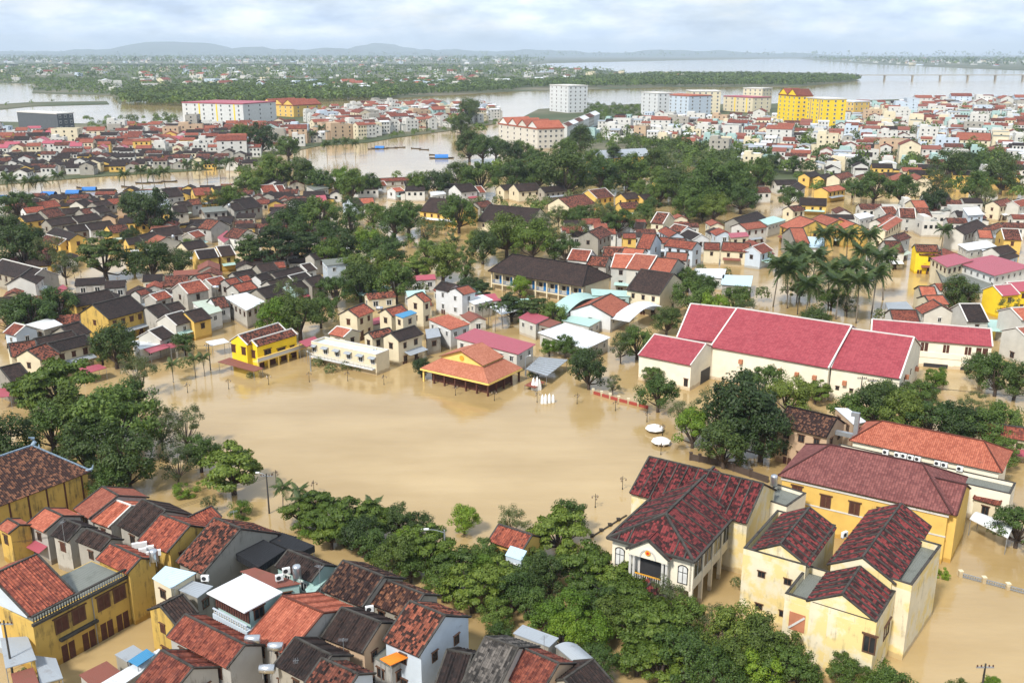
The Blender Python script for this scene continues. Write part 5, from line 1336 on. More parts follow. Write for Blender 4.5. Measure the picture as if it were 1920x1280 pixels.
for row in """
10 830 58 D|110 722 66 A|55 742 40 A|150 770 64 O|95 800 52 R|215 790 76 R|165 840 58 D|245 760 48 R|240 870 55 D|205 905 38 R|300 800 38 F|345 800 42 F|330 870 36 F|375 850 36 R|435 878 58 A|350 916 24 S|450 958 24 S|392 942 18 F|215 650 42 D
262 700 36 F|345 642 24 R|600 950 46 A|645 980 50 A|690 975 46 A|575 985 30 S|748 975 34 D|785 985 30 D|680 1005 42 D|740 1045 44 O|800 1030 50 A|870 972 30 B|850 1060 46 A|885 1105 52 A|935 1085 46 A|760 1015 30 B|1050 1000 52 A|1070 970 36 R|960 975 34 F|1030 1075 40 D
1095 1060 52 A|1150 1085 46 A|1030 1160 38 B|1072 1150 40 B|1108 1182 40 B|1060 1190 36 B|1180 1120 48 A|1232 1175 62 A|1255 1120 46 F|1285 1225 58 R|1195 1230 46 A|1240 1245 46 A|1385 1185 54 O|1440 1200 56 O|1470 1245 50 R|1345 1165 38 F|1400 1235 50 O|1585 1255 36 R|560 960 34 A|620 1000 36 A|700 1030 36 R|770 1060 34 R|830 1095 36 R|910 1040 34 R|960 1110 40 R|1000 1140 36 R|940 1190 26 R|1100 1100 42 A|1150 1150 42 O|1200 1180 44 R|1330 1230 44 O|1340 1265 46 R|1120 1240 36 R|1290 1160 40 R|1500 1265 40 R|1430 1260 44 B|1665 1290 44 R|1910 985 44 R|1640 1290 30 R
1862 1288 22 B|1795 1290 20 O|45 1262 16 S|62 1275 14 S|1000 1050 30 O|905 1070 30 B|985 1110 36 D|930 1150 30 R|990 1075 34 R|1130 1140 36 R|1390 780 74 D|1430 810 58 D|1360 830 50 D|1340 770 42 F|1300 805 36 B|1235 735 38 R|1280 775 30 F|1480 742 44 O|1430 720 40 R|1530 735 26 A|1600 775 42 R|1645 765 44 D|1690 785 46 O|1740 790 48 R|1790 795 48 D|1840 800 46 R|1880 790 40 R
1720 745 34 R|1665 740 30 R|1755 708 22 B|1738 735 20 D|1870 705 38 R|1905 715 36 D|1830 755 26 F|1800 765 24 F|1105 695 36 D|1085 675 24 R|1195 640 34 R|1165 650 26 F|1250 600 28 D|1150 718 18 F|1225 700 20 R|560 592 46 O|520 605 40 B|600 585 30 R|545 560 34 F|628 545 32 R|700 512 42 O|742 530 38 R|675 530 36 D
830 488 36 O|872 492 22 C|780 500 30 A|722 470 38 R|690 455 28 B|655 405 24 C|600 405 34 R|560 400 32 D|612 435 28 R|540 425 36 R|520 470 46 T|470 480 36 T|575 465 36 T|195 482 48 T|250 488 28 T|282 490 36 D|335 492 28 D|110 575 40 R|60 585 46 R|15 590 34 D|40 465 44 D|90 470 34 F|120 500 28 F|20 440 34 D
30 380 30 R|245 385 26 D|285 400 40 D|950 440 40 O|1000 455 38 R|905 465 30 D|1040 450 30 F|1080 430 28 F|1000 580 36 T|960 575 32 T|1040 590 26 R|900 545 26 T|880 540 24 D|975 540 20 B|1300 560 36 R|1340 580 32 B|1380 560 30 R|1290 520 26 R|1320 540 28 R|1395 590 26 F|1530 600 28 D|1590 570 20 F|1500 470 20 D
1800 555 34 D|1895 580 26 F|1650 590 14 F|860 402 34 R|740 420 30 R|765 405 34 R|800 430 24 F|700 400 26 R|640 470 34 D|620 480 30 R|660 500 28 R|800 470 22 R|1130 400 26 F|1090 405 24 R|1160 415 26 R|1020 420 28 F|1060 470 26 R|1210 400 20 R|1330 350 46 R|1370 340 40 R|1300 370 36 R|1270 350 34 D
1390 370 30 R|1340 390 30 O|1290 390 28 R|1240 360 26 R|1060 325 46 D|1010 325 34 R|1130 330 34 R|960 330 30 R|900 335 34 R|860 325 28 D|1180 320 36 R|1230 310 30 D|1150 295 22 T|1110 305 24 R|1420 330 30 R|510 325 32 R|560 325 30 D|600 340 26 R|660 350 28 R|690 345 24 R|470 345 28 R|640 340 24 B|820 345 26 D|780 345 22 R
1640 350 32 R|1690 355 30 R|1600 350 20 R|1780 310 36 D|1830 350 34 R|1880 330 34 D|1750 380 26 D|1480 370 22 R|1850 370 24 F|1760 340 30 F|430 375 28 R|400 380 24 F|700 640 12 S|790 690 18 D|470 703 9 S|935 690 14 S|1060 650 22 R|1030 650 18 B|620 690 14 S|650 685 14 S|675 688 12 S|595 678 14 S
190 660 24 R|240 640 18 R|1500 540 20 R|1560 560 22 R|345 680 14 F|1560 880 20 F|1380 1090 12 F|1880 850 30 R|1900 830 26 R|1000 700 12 S|1840 690 30 R|1345 690 12 F
880 275 28 D|905 280 26 R|930 275 24 R|955 290 24 D|980 285 24 R|1005 295 22 R|1090 265 26 D|1060 275 22 R|540 275 26 R|490 262 28 D|455 255 22 R|880 210 22 D|865 235 20 D|850 225 16 R|900 240 14 R
""".strip().replace('\n', '|').split('|'):
    a, b, c, k = row.split(); T(float(a), float(b), float(c), k)
def tfill(zone, step, seed, keep, rlo, rhi, kinds, foot=True):
    r = random.Random(seed)
    for x, y in scatter(zone, step, .45, seed, keep, foot, r.random()): trees.append((x, y, r.uniform(rlo, rhi), r.choice(kinds)))
tfill([(560, 395), (900, 410), (930, 470), (720, 500), (600, 470)], 7.5, 31, .55, 1.8, 3.6, 'ROAFBCO')
tfill([(900, 390), (1230, 380), (1240, 425), (1090, 445), (1050, 480), (880, 480)], 8, 32, .8, 2.2, 4.2, 'ROFFR')
tfill([(900, 320), (1100, 300), (1420, 305), (1450, 335), (1400, 390), (1300, 420), (1180, 372), (950, 352)], 9.5, 33, .8, 3, 5.2, 'RODDA')
tfill([(1450, 340), (1700, 345), (1920, 345), (1920, 385), (1780, 375), (1600, 380), (1480, 365)], 11, 34, .6, 2.5, 4.6, 'RRD')
tfill([(440, 320), (640, 335), (860, 335), (860, 352), (640, 352), (450, 350)], 10, 35, .6, 2.4, 4, 'RRD')
tfill([(0, 440), (240, 440), (440, 445), (600, 440), (600, 480), (440, 490), (240, 470), (0, 480)], 10, 36, .4, 2, 3.6, 'RDF')
tfill([(620, 540), (760, 520), (900, 520), (900, 560), (780, 560), (620, 570)], 8, 37, .6, 1.6, 3, 'RRF')
tfill([(1270, 520), (1440, 500), (1640, 560), (1480, 600), (1290, 600)], 8, 38, .45, 1.5, 3, 'RBF')
tfill([(1060, 272), (1130, 250), (1300, 262), (1400, 300), (1330, 310), (1180, 290)], 11, 39, .5, 2.5, 4.2, 'RD')
tfill([(-30, 330), (200, 325), (470, 318), (500, 300), (600, 280), (740, 262), (930, 236), (930, 230), (740, 255), (600, 270), (490, 290), (460, 312), (200, 318), (-30, 335)], 12, 40, .55, 1.5, 3, 'RRB')
tfill([(-30, 262), (480, 250), (560, 270), (340, 300), (-30, 310)], 11, 41, .5, 2.6, 4.4, 'RDO')
tfill([(1100, 262), (1640, 240), (1920, 220), (1920, 320), (1440, 320)], 9, 42, .5, 3.2, 5.4, 'RDDC')
tfill([(1180, 272), (1330, 262), (1920, 268), (1920, 332), (1440, 330), (1300, 305)], 9, 47, .8, 3.6, 5.8, 'RDD')
tfill([(1620, 202), (1920, 190), (1920, 215), (1650, 218)], 16, 43, .6, 2.5, 4.5, 'RD')
tfill([(1090, 198), (1200, 205), (1200, 232), (1110, 240)], 13, 44, .8, 2.5, 4.2, 'RD')
tfill([(160, 225), (330, 222), (340, 250), (170, 250)], 14, 45, .6, 2.5, 4.5, 'RD')
tfill([(0, 470), (110, 470), (130, 500), (90, 520), (0, 480)], 9, 46, .7, 2.5, 4.0, 'DRF')
trees.sort(key=lambda t: -(t[2]*px_m((t[0], t[1], 4))))
NT_ = 300
def put_tree(i, t):
    x, y, r, kind = t; rr = random.Random(i); ppx = r*px_m((x, y, 4)); lod = 0 if ppx > 17 else 1
    tk, cr = rr.choice(TM[kind, lod]); wh = twhere((x, y))
    sz = 'large' if ppx > 40 else ('' if ppx > 15 else 'small')
    lab = f'{sz} {KW[kind]} {"shrub" if kind == "S" else "tree"} {wh}'.strip()
    H = thing('shrub' if kind == 'S' else 'tree', lab, 'shrub' if kind == 'S' else 'tree', (x, y, 0), rr.uniform(0, 6.28), ('shrubs ' if kind == 'S' else 'trees ') + wh)
    H.scale = (r, r, r*rr.uniform(.9, 1.1)); ob('trunk', tk, H); ob('crown', cr, H)
for i, t in enumerate(trees[:NT_]): put_tree(i, t)
# the other trees, and the woods of the delta and the far plain, as one mass
wood = MB()
LW = {'O': 2, 'R': 0, 'D': 1, 'B': 2, 'A': 0, 'F': 2, 'C': 0, 'S': 2, 'T': 1}
def wood_tree(x, y, r, kind, n, rr, leaf):
    rad, hz, hc = SHAPE[kind]
    for _ in range(n):
        d = rvec(rr); d.z = abs(d.z)*1.3 - .45
        k = rr.uniform(.6, 1.0); p = Vector((x + d.x*r*k, y + d.y*r*k, (hc + d.z*hz*k)*r)); nrm = (d + rvec(rr)*.6 + Vector((0, 0, .3))).normalized(); t = nrm.cross(rvec(rr))
        if t.length < .1: continue
        t.normalize(); b = nrm.cross(t); s = leaf*r*rr.uniform(.6, 1.2)
        wood.quad(p - t*s, p - b*s*.7, p + t*s, p + b*s*.7, None, LW[kind])
for i, t in enumerate(trees[NT_:]): wood_tree(*t, 170, random.Random(i), .15)
def woods(zone, step, seed, keep, rlo, rhi, n, kinds='RRDD'):
    r = random.Random(seed)
    for x, y in scatter(zone, step, .5, seed, keep, False, r.random()): wood_tree(x, y, r.uniform(rlo, rhi), r.choice(kinds), n, r, .34)
woods([(225, 194), (235, 183), (480, 168), (720, 184), (960, 171), (1000, 160), (960, 152), (480, 156), (210, 176)], 10, 51, .75, 4.5, 7.5, 16, 'RDD')
woods([(1000, 166), (1250, 163), (1500, 162), (1612, 152), (1590, 146), (1400, 143), (1230, 142), (1100, 150), (960, 160)], 12, 52, .9, 5, 9, 14, 'RDD')
woods([(230, 190), (480, 172), (740, 178), (740, 186), (480, 196), (340, 200), (230, 196)], 9, 53, .95, 5, 8, 18, 'DDR')
woods([(-40, 125), (960, 126), (1200, 139), (1000, 150), (480, 155), (-40, 152)], 42, 54, .55, 7, 13, 9, 'RRD')
woods([(-60, 107), (980, 109), (1030, 118), (980, 124), (-60, 121)], 120, 55, .5, 14, 30, 7, 'RD')
woods([(1500, 111), (1980, 111), (1980, 131), (1640, 121)], 100, 56, .6, 12, 26, 7, 'RD')
woods([(-40, 152), (60, 159), (60, 174), (210, 180), (230, 178), (480, 160), (480, 152), (-40, 149)], 16, 59, .5, 3.5, 6.5, 14, 'RRD')
woods([(-40, 203), (60, 193), (200, 191), (200, 195), (60, 199), (-40, 210)], 24, 57, .3, 2, 4, 14, 'RB')
woods([(-60, 106.2), (1500, 106.2), (1980, 106.5), (1980, 108), (-60, 108.5)], 420, 58, .6, 40, 70, 6, 'RD')
stuff(ob('woodland', wood.mesh('woodland', [LEAF['R'], LEAF['D'], LEAF['F']])), 'far-off woods and street trees too many to count', 'woods')
# ------------------------------------------------------------------ palms
def frond_mesh(seed, droop):
    r = random.Random(seed); mb = MB(); n = 15; pts = []
    for i in range(n+1):
        t = i/n; pts.append(Vector((t*(1-.28*droop*t), 0, .30*t - droop*.95*t*t)))
    for i in range(n): mb.quad(pts[i]+Vector((0, -.012, 0)), pts[i]+Vector((0, .012, 0)), pts[i+1]+Vector((0, .008, 0)), pts[i+1]+Vector((0, -.008, 0)))
    for i in range(2, n+1):
        t = i/n; ln = .36*math.sin(math.pi*min(1, .18+t*.78))*r.uniform(.85, 1.1)
        for s in (-1, 1):
            a = pts[i]; tip = a + Vector((.14, s*ln, -ln*r.uniform(.35, .75))); w = Vector((.04, 0, 0)); mid = a.lerp(tip, .5) + Vector((0, 0, .02))
            mb.quad(a-w*.6, a+w*.6, mid+w, mid-w); mb.tri(mid-w, mid+w, tip)
    return mb.mesh('frond', LP)
LP = leaf_mat('leaf_palm', (0.026, 0.050, 0.013), (0.048, 0.080, 0.020), (0.10, 0.13, 0.034))
FR = [frond_mesh(i, d) for i, d in enumerate((.35, .6, .85, 1.1))]
M_PT = plain('palm_trunk', (0.20, 0.17, 0.13), 0.9, var=.25, scale=4)
def palm(u, v, top, fl, n, label, group, seed, name='coconut_palm'):
    r = random.Random(seed); p = G(u, v, top); lx, ly = r.uniform(-1, 1)*top*.07, r.uniform(-1, 1)*top*.05
    H = thing(name, label, 'palm', (p.x, p.y, 0), 0., group); tr = .17 if top > 6 else .09
    part('trunk', H, M_PT, lambda m: m.tube([(lx*1.5, ly*1.5, -1.5), (lx, ly, top*.25), (lx*.3, ly*.3, top*.65), (0, 0, top)], [tr*1.4, tr, tr*.85, tr*.7], 7), True)
    for i in range(n):
        o = ob('frond', FR[min(3, int(4*i/n))], H, (0, 0, top)); e = (.75 - 1.15*i/n) ; o.rotation_euler = (r.uniform(-.15, .15), -e, i*2.399 + r.uniform(-.2, .2)); s = fl*r.uniform(.85, 1.1); o.scale = (s, s, s)
k = 0
for u, v in ((1478, 505), (1520, 533), (1555, 505), (1597, 500), (1645, 510), (1548, 437), (1590, 440), (1632, 440), (1462, 492), (1500, 495), (1612, 525), (1575, 525), (1490, 470), (1530, 480), (1620, 470), (1655, 480)):
    palm(u, v, random.Random(k+7).uniform(10, 12.5) if v > 470 else 10, random.Random(k).uniform(4.5, 5.3), 21, 'tall coconut palm in the grove behind the market hall', 'coconut grove', k); k += 1
for u, v in ((12, 332), (20, 338), (52, 340), (75, 338), (107, 329), (232, 326), (262, 319), (285, 325), (305, 321), (350, 308), (385, 306), (410, 306), (430, 302), (372, 312)):
    palm(u, v, 9, 4.6, 13, 'coconut palm leaning along the flooded river promenade', 'promenade palms', k); k += 1
for u, v in ((612, 270), (630, 266), (648, 264), (665, 268), (602, 240), (586, 250)): palm(u, v, 9, 4.6, 13, 'coconut palm standing in the inlet shallows', 'inlet palms', k); k += 1
for u, v in ((322, 682), (363, 672), (380, 670), (530, 912), (563, 935), (700, 945), (560, 918)): palm(u, v, 4.2, 2.0, 11, 'young palm standing in the flooded square', 'young square palms', k, 'young_palm'); k += 1
for u, v in ((1605, 352), (1770, 430)): palm(u, v, 8, 4, 14, 'single coconut palm among the houses beyond the flooded lot', 'lone palms', k); k += 1
rp_ = random.Random(5)
for j in range(26):
    u, v = rp_.uniform(610, 860), rp_.uniform(405, 455); palm(u, v, rp_.uniform(2.5, 5), 2.0, 9, 'young areca palm in the flooded park', 'park palms', k, 'areca_palm'); k += 1
for u, v in ((905, 575), (918, 572), (930, 578), (940, 572)): palm(u, v, 6, 1.6, 10, 'slim areca palm over the white sheds', 'slim areca palms', k, 'areca_palm'); k += 1
palm(130, 915, 3.0, 2.4, 12, 'dark palm growing beneath the temple eave', None, 99, 'young_palm')
# ------------------------------------------------------------------ small things in and around the square
def dup(root, loc, rz, label, group=None, name=None):
    r = root.copy(); COL.objects.link(r); r.location = loc; r.rotation_euler = (0, 0, rz); r['label'] = label
    if group: r['group'] = group
    for ch in list(root.children):
        c = ch.copy(); COL.objects.link(c); c.parent = r
        for g in ch.children: d = g.copy(); COL.objects.link(d); d.parent = c
    return r
M_LAN = plain('lantern_glass', (0.25, 0.19, 0.13), 0.3)
lp = thing('lamp_post', '', 'lamp post', (0, 0, -500), 0., 'lamp posts in the flooded square')
part('pole', lp, M_IRON, lambda m: m.lathe([(.09, -1.6), (.09, .2), (.05, .35), (.04, 2.0), (.06, 2.05), (.03, 2.3)], 8))
for k in range(3):
    a = k*2.094; dx, dy = math.cos(a), math.sin(a)
    am = part('arm', lp, M_IRON, lambda m: m.tube([(0, 0, 1.75), (dx*.3, dy*.3, 1.95), (dx*.5, dy*.5, 1.85)], .025, 5))
    part('lantern', am, M_LAN, lambda m: m.lathe([(.02, 1.45), (.1, 1.5), (.15, 1.75), (.03, 1.9)], 8, 0, (dx*.5, dy*.5, 0)))
LPS = [(504, 721), (580, 716), (652, 714), (720, 721), (854, 741), (927, 751), (352, 736), (429, 729), (286, 752), (1007, 754), (1082, 757), (1154, 770), (1213, 791), (1242, 816), (1239, 852), (1167, 917), (1116, 951), (518, 905), (589, 925), (140, 522), (152, 520), (198, 532), (222, 532)]
LPN = ['before the yellow corner house', 'beside the tall street lamp', 'before the leafy hedge', 'before the cream gabled house', 'before the pavilion front', 'off the pavilion corner']
for i, (u, v) in enumerate(LPS):
    p = G(u, v); lab = f'black three-lantern lamp post {LPN[i]} in the water' if i < 6 else ('black lantern lamp post in the street by the tiered trees' if i > 18 else 'black three-lantern lamp post rising from the open flooded square')
    if i == 0: lp.location = p; lp['label'] = lab; lp.rotation_euler = (0, 0, .3)
    else: dup(lp, p, i*.7, lab)
# umbrellas
M_CAN = plain('canvas_white', (0.74, 0.72, 0.68), 0.8, var=.05)
for u, v, w_ in ((1228, 798, 'farther from the government house'), (1240, 822, 'nearer the government house')):
    p = G(u, v, 1.1); H = thing('umbrella', f'white garden umbrella half drowned in the square, {w_}', 'umbrella', (p.x, p.y, 0))
    part('pole', H, M_WPL, lambda m: m.tube([(0, 0, -1.5), (0, 0, 1.5)], .04, 8)); part('canopy', H, M_CAN, lambda m: m.lathe([(1.75, .55), (1.7, .75), (.9, 1.15), (.03, 1.45)], 8))
    for k in range(8): part('rib', H, M_GREY, lambda m: m.tube([(0, 0, 1.42), (1.7*math.cos(k*.785), 1.7*math.sin(k*.785), .74)], .018, 4))
# white standing stones
for i, (u, v, h) in enumerate(((1017, 756, 1.9), (1023, 756, 2.0), (1030, 755, 2.0), (1037, 754, 1.7))):
    p = G(u, v); tag(part('standing_stone', None, M_STONE, lambda m: m.lathe([(.34, -1.5), (.36, .2), (.30, h*.55), (.17, h*.85), (.02, h)], 10), True), 'white pointed standing stone in the row beside a lamp post', 'sculpture', 'row of white stones').location = p
for i, (u, v, h) in enumerate(((1000, 730, 2.6), (1007, 731, 2.9), (1011, 730, 2.3))):
    p = G(u, v); tag(part('standing_stone', None, M_STONE, lambda m: m.lathe([(.5, -1.5), (.55, .3), (.42, h*.5), (.25, h*.8), (.03, h)], 10), True), 'white carved stone in the cluster by the food stall', 'sculpture', 'cluster of white carved stones').location = p
# condensers and tanks on the roofs
def _ac(mb): mb.box(-.45, .45, -.18, .18, 0, .7)
ac = thing('air_conditioner', '', 'air conditioner', (0, 0, -500)); part('casing', ac, M_WPL, _ac); part('grille', ac, M_DARK, lambda m: m.tube([(-.1, -.19, .36), (-.1, -.185, .36)], .27, 14)); part('bracket', ac, M_GREY, lambda m: (m.box(-.4, -.34, -.17, .17, -.15, -.001), m.box(.34, .4, -.17, .17, -.15, -.001)))
ACS = [(u, v, 6.9, 'condenser unit clustered on the ochre house ledge', 'condensers on the ledge', 3.5) for u, v in ((255, 1027), (269, 1025), (282, 1032), (268, 1037), (282, 1043), (295, 1040))]
ACS += [(u, v, 5.35, 'condenser unit in the row on the cream terrace wing', 'condensers on the terrace wing', RH[1]) for u, v in ((1682, 856), (1694, 858), (1707, 861), (1720, 864), (1757, 872), (1770, 875), (1799, 882), (1660, 851))]
ACS += [(385, 1088, 6.3, 'condenser unit on the grey lean-to roof', None, 0), (524, 1087, 7.0, 'condenser unit beside the upright steel tank', 'condensers by the upright tank', .4), (537, 1074, 7.0, 'condenser unit beside the upright steel tank', 'condensers by the upright tank', .4), (592, 1133, 5.0, 'condenser unit on the rubble-covered roof', 'condensers on the rubble roof', .4), (604, 1138, 5.0, 'condenser unit on the rubble-covered roof', 'condensers on the rubble roof', .4),
        (693, 1146, 6.2, 'condenser unit alone between two brown roofs', None, .3), (1583, 1006, 8.6, 'condenser unit in the gutter of the peeling office block', None, .6)]
for i, (u, v, z, lab, grp, rz) in enumerate(ACS):
    p = G(u, v, z)
    if i == 0: ac.location = p; ac.rotation_euler = (0, 0, rz); ac['label'] = lab; ac['group'] = grp
    else:
        c = dup(ac, p, rz, lab, grp)
        if grp is None and 'group' in c: del c['group']
def tank(u, v, z, upright, label, s=1.0, rz=0.):
    H = thing('water_tank', label, 'water tank', G(u, v, z), rz)
    if upright:
        part('drum', H, M_STEEL, lambda m: m.lathe([(.0, .5), (.5*s, .52), (.52*s, .6), (.52*s, 1.5*s+.3), (.42*s, 1.72*s+.3), (.12*s, 1.8*s+.3), (.0, 1.8*s+.3)], 16), True)
    else:
        part('drum', H, M_STEEL, lambda m: m.tube([(-.85*s, 0, .95), (-.75*s, 0, .95), (.75*s, 0, .95), (.85*s, 0, .95)], [.3*s, .48*s, .48*s, .3*s], 16), True)
    for sx in (-1, 1): part('stand', H, M_GREY, lambda m: (m.box(sx*.4-.03, sx*.4+.03, -.4, -.34, 0, .55), m.box(sx*.4-.03, sx*.4+.03, .34, .4, 0, .55), m.box(sx*.4-.03, sx*.4+.03, -.34, .34, .46, .54)))
for a in ((290, 1058, 6.8, 1, 'upright steel water tank behind the condenser cluster'), (558, 1088, 6.6, 1, 'upright steel water tank on the teal-walled house'), (475, 1212, 6.2, 0, 'small steel water tank at the end of a red ridge'), (518, 1226, 5.6, 0, 'steel water tank lying beside rooftop plants'), (502, 1268, 5.0, 0, 'steel water tank lying on a pipe stand'),
          (1450, 915, 7.2, 1, 'steel water tank on the flat annex roof by government house'), (405, 545, 5.4, 0, 'steel tank among the red roofs by tiered trees'), (325, 452, 5, 1, 'white tank beside an orange gable'), (540, 545, 5, 1, 'steel tank with yellow pipe above the dark roofs'), (430, 392, 6.8, 1, 'tank on the grey concrete rooftop'), (712, 585, 6.4, 0, 'pink-tinged tank between two cream houses'), (1130, 330, 6, 0, 'tank behind the pagoda hall')):
    tank(*a)
# steel air duct by the red hipped hall
p = G(1592, 822, 5.6); H = thing('air_duct', 'bent galvanised air duct rising beside the orange-red hipped hall', 'duct', p, RH[1])
part('riser', H, M_GREY, lambda m: m.box(.6, 1.3, -.35, .35, .5, 4.0)); part('elbow', H, M_GREY, lambda m: m.box(.0, 1.29, -.34, .34, 4.01, 4.7)); part('run', H, M_GREY, lambda m: m.box(-2.4, .59, -.35, .35, .3, 1.0))
# flag before the government house
p = G(1217, 1128, 0); H = thing('flagpole', 'flagpole with a furled red flag before the government house porch', 'flag', p)
part('pole', H, M_GREY, lambda m: m.tube([(0, 0, -1.5), (0, 0, 6.2)], .05, 6)); part('flag', H, M_RED, lambda m: m.tube([(.05, 0, 6.2), (.12, .02, 5.7), (.2, -.04, 5.0), (.24, .03, 4.3), (.1, 0, 3.9)], [.02, .1, .2, .25, .05], 7), True)
# poles, street lamps and wires
def pole(u, v, h, label, arm=0, cross=False, name='utility_pole', cat='utility pole', mat=None):
    p = G(u, v); H = thing(name, label, cat, p); part('pole', H, mat or M_VERGE, lambda m: m.tube([(0, 0, -1.5), (0, 0, h)], [.15, .09], 8))
    if arm: 
        am = part('lamp_arm', H, M_GREY, lambda m: m.tube([(0, 0, h-.4), (arm*.5, 0, h), (arm, 0, h+.1)], .04, 6)); part('lamp_head', am, M_WPL, lambda m: m.box(arm*.85, arm*1.3, -.13, .13, h+.04, h+.2))
    if cross:
        cr = part('cross_arm', H, M_GREY, lambda m: m.box(-.9, .9, -.06, .06, h-.5, h-.36))
        for k in (-.8, -.4, .4, .8): part('insulator', cr, M_WOOD, lambda m: m.lathe([(.06, h-.36), (.09, h-.25), (.05, h-.15)], 7, 0, (k, 0, 0)))
    return H, p
pole(505, 962, 6.5, 'dark utility pole with a lamp arm at the square by young palms', arm=-1.2, cross=True); pole(395, 694, 6.0, 'dark utility pole beside the porch of the yellow corner house', cross=True)
pole(583, 696, 4.4, 'slim grey street lamp beside the vine hedge', arm=-.5, name='street_lamp', cat='street lamp', mat=M_GREY); pole(702, 690, 4.4, 'slim grey street lamp by the cream house corner', arm=.4, name='street_lamp', cat='street lamp', mat=M_GREY); pole(835, 1072, 6.2, 'curved street lamp above the almond trees', arm=-2.4, name='street_lamp', cat='street lamp', mat=M_GREY)
pole(1832, 1345, 6.5, 'utility pole with transformers above the bush tops', cross=True); pole(1495, 590, 6, 'thin mast among the coconut palms'); pole(985, 705, 4.5, 'slim grey street lamp beside the slatted canopy', arm=.9, name='street_lamp', cat='street lamp', mat=M_GREY)
pole(1610, 770, 7, 'utility pole in the lane before the market hall', cross=True); pole(1630, 775, 7, 'second utility pole in the lane before the market hall', cross=True); pole(30, 1300, 9, 'utility pole at the mouth of the flooded lane', cross=True); pole(790, 470, 7, 'utility pole in the flooded park'); pole(1730, 500, 7, 'utility pole beside the pink-roofed villa', cross=True)
def wire(a, b, sag, label, group):
    a, b = Vector(a), Vector(b); c = (a+b)/2; mb = MB(); mb.tube([a.lerp(b, t/10) - c + Vector((0, 0, -sag*4*(t/10)*(1-t/10))) for t in range(11)], .018, 4)
    o = ob('wire', mb.mesh('wire', M_IRON), None, c); tag(o, label, 'wire', group)
pA = G(505, 962); pB = G(395, 694)
for k in (-.6, 0, .6): wire((pA.x+k, pA.y, 6.1), (pA.x-26+k, pA.y-22, 7.0), 1.2, 'thin black wire running from the utility pole over the temple-side roofs', 'wires from the pole')
for k in (-.6, .6): wire((pB.x+k, pB.y, 5.6), (pB.x-40, pB.y+6+k, 5.6), .8, 'thin black wire along the lane by the yellow corner house', 'wires along the lane')
pC = G(1610, 770)
for k in (-.6, 0, .6): wire((pC.x+k, pC.y, 6.6), (pC.x+45+k, pC.y-12, 6.4), .9, 'thin black wire along the lane before the market hall', 'wires before the market')
# boats
M_TARP = plain('tarp_blue', (0.03, 0.16, 0.45), 0.6); M_HULL = plain('boat_hull', (0.07, 0.05, 0.04), 0.7)
def boat(u, v, L_, rz, tarp, label, group=None):
    H = thing('boat', label, 'boat', G(u, v), rz, group); W_ = L_*.17; n = 9
    def _h(m):
        pts = []
        for i in range(n+1):
            t = i/n*2-1; w = W_*(1-abs(t)**2.2); z = .35 + .5*abs(t)**2.5; pts.append((t*L_/2, w, z))
        for (x0, w0, z0), (x1, w1, z1) in zip(pts, pts[1:]):
            for s in (-1, 1): m.quad((x0, s*w0, z0), (x1, s*w1, z1), (x1, s*w1*.55, -.15), (x0, s*w0*.55, -.15)); m.quad((x0, s*w0*.85, z0-.08), (x1, s*w1*.85, z1-.08), (x1, s*w1, z1), (x0, s*w0, z0))
            m.quad((x0, -w0*.8, .08), (x1, -w1*.8, .08), (x1, w1*.8, .08), (x0, w0*.8, .08))
    part('hull', H, M_HULL, _h)
    if tarp:
        def _t(m):
            for i in range(8):
                a, b = math.pi*i/8, math.pi*(i+1)/8; m.quad((-L_*.27, W_*math.cos(a), .4+W_*.8*math.sin(a)), (L_*.27, W_*math.cos(a), .4+W_*.8*math.sin(a)), (L_*.27, W_*math.cos(b), .4+W_*.8*math.sin(b)), (-L_*.27, W_*math.cos(b), .4+W_*.8*math.sin(b)))
        part('tarp', H, M_TARP, _t)
for u, v in ((92, 367), (138, 364), (168, 358), (3, 374), (712, 279)): boat(u, v, 12, rnd.uniform(-.2, .2), True, 'long wooden boat under a blue tarp moored on the river', 'blue-tarped boats')
boat(828, 297, 16, .1, True, 'broad boat with a large blue tarp out on the inlet'); boat(990, 300, 12, .6, True, 'blue-tarped boat tucked under the inlet trees')
for u, v in ((65, 372), (240, 351), (268, 344), (290, 343), (318, 341), (155, 353), (815, 291), (780, 279), (750, 277), (735, 278), (795, 281), (700, 280)): boat(u, v, 8, rnd.uniform(-.4, .4), False, 'small open wooden boat moored on the flood', 'small open boats')
# planter wall, fences
M_RW = plain('brick_red_paint', (0.30, 0.055, 0.04), 0.8)
def fence(pts, h, label, mat, post_mat, name='garden_wall', cat='wall', n=4, ph=.4, slat=False):
    w = [G(u, v) for u, v in pts]; o = w[0]; H = thing(name, label, cat, o)
    for a, b in zip(w, w[1:]):
        a, b = a-o, b-o
        if slat:
            part('rail', H, mat, lambda m: bar(m, (a.x, a.y, h), (b.x, b.y, h), .1, .1)); part('rail', H, mat, lambda m: bar(m, (a.x, a.y, .15), (b.x, b.y, .15), .1, .1)); k = int((b-a).length/.28)
            pk = MB()
            for j in range(k): q = a.lerp(b, (j+.5)/k); pk.box(q.x-.05, q.x+.05, q.y-.05, q.y+.05, -1, h-.05)
            st_ = ob('pickets', pk.mesh('pickets', mat), H); st_['kind'] = 'stuff'
        else: part('panel', H, mat, lambda m: bar(m, (a.x, a.y, h*.3), (b.x, b.y, h*.3), .25, h*.7))
        for j in range(n):
            q = a.lerp(b, j/n); part('post', H, post_mat, lambda m: (m.box(q.x-.22, q.x+.22, q.y-.22, q.y+.22, -1.5, h+ph), m.box(q.x-.28, q.x+.28, q.y-.28, q.y+.28, h+ph+.001, h+ph+.12)))
    return H
fence([(1112, 738), (1160, 752), (1215, 766)], .6, 'red painted planter wall with pale posts edging the square', M_RW, WALL['c'], n=3)
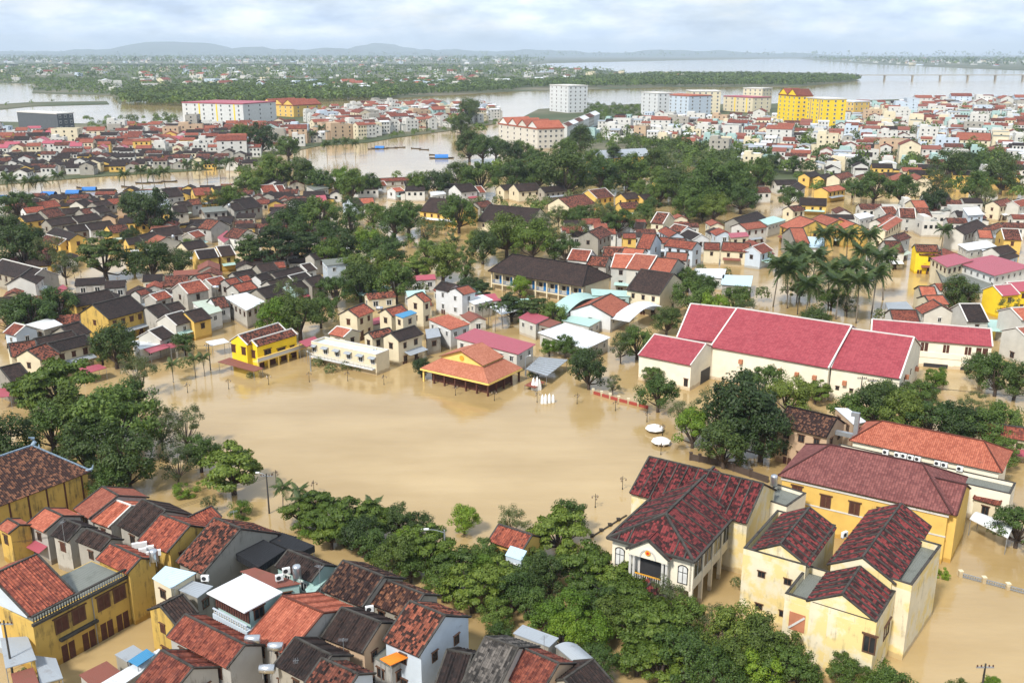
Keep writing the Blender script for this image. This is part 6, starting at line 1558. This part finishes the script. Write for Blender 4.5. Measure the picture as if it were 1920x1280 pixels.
fence([(1800, 1081), (1935, 1117)], .55, 'low grey picket fence with cream posts in the right-hand yard', M_GREY, WALL['c'], 'fence', 'fence', 3, .3, True)
fence([(1110, 1006), (1175, 966)], .12, 'sunken kerb line with stubby posts leading to government house', M_VERGE, M_VERGE, 'kerb_fence', 'fence', 4, .15)
fence([(1295, 862), (1345, 872), (1440, 905)], 1.1, 'rusty fence wall under the big dark tree', M_HULL, M_HULL, 'garden_wall', 'wall', 3, .2)
T0 = len(trees); T(1768, 1076, 13, 'S'); T(1690, 1183, 8, 'S'); T(1655, 1238, 9, 'S')
for i, t in enumerate(trees[T0:]): put_tree(9000+i, t)
# food stall by the pavilion, rooftop antennas
canopy([(983, 722), (1003, 727), (1022, 716), (1003, 711)], 1.0, 'o', True, label='low orange food stall counter beside the white stones', name='food_stall', cat='stall')
for i, (u, v, z) in enumerate(((645, 1230, 7), (778, 1230, 7), (557, 1270, 7), (600, 1090, 8.5), (440, 985, 9), (120, 1005, 8), (860, 1200, 6.5), (330, 1130, 7.5), (1020, 1225, 7))):
    H = thing('antenna', 'thin rooftop antenna mast above the near old-town roofs', 'antenna', G(u, v, z - 2.0), i*.9, 'rooftop antennas'); part('mast', H, M_GREY, lambda m: m.tube([(0, 0, -1.5), (0, 0, 2.2)], .03, 5)); part('crossbar', H, M_GREY, lambda m: [m.box(-.5, .5, k*.18-.01, k*.18+.01, 2.0, 2.03) for k in (-1, 0, 1)] + [m.box(-.015, .015, -.3, .3, 2.031, 2.055)])
# bridge over the wide river
a = G(1606, 149, 0); b = G(2020, 148.5, 0); d = b-a; H = thing('bridge', 'long low concrete bridge on piers across the wide river', 'bridge', a, math.atan2(d.y, d.x)); Lb = d.length
part('deck', H, WALL['s'], lambda m: m.box(-30, Lb, -5, 5, 9.4, 10.9)); part('railing', H, WALL['s'], lambda m: m.box(-30, Lb, -5.2, -4.9, 10.91, 11.7))
for k in range(9):
    x = Lb*k/8; part('pier', H, WALL['s'], lambda m: (m.box(x-1.2, x+1.2, -4, 4, -2, 8.2), m.box(x-2.4, x+2.4, -4.6, 4.6, 8.21, 9.39)))
# ------------------------------------------------------------------ haze
hb = MB(); hb.box(-FAR-500, FAR+500, -3200, FAR+500, -3.4, 420); hz = hb.mesh('haze', [])
hm = bpy.data.materials.new('haze'); hm.use_nodes = True; hn = hm.node_tree; hn.nodes.remove(hn.nodes['Principled BSDF'])
pv_ = hn.nodes.new('ShaderNodeVolumePrincipled'); pv_.inputs['Color'].default_value = (0.74, 0.87, 1.0, 1); pv_.inputs['Density'].default_value = 6.5e-5; pv_.inputs['Anisotropy'].default_value = 0.0
hn.links.new(pv_.outputs[0], hn.nodes['Material Output'].inputs['Volume']); hz.materials.append(hm)
hzo = ob('haze', hz); hzo['kind'] = 'stuff'
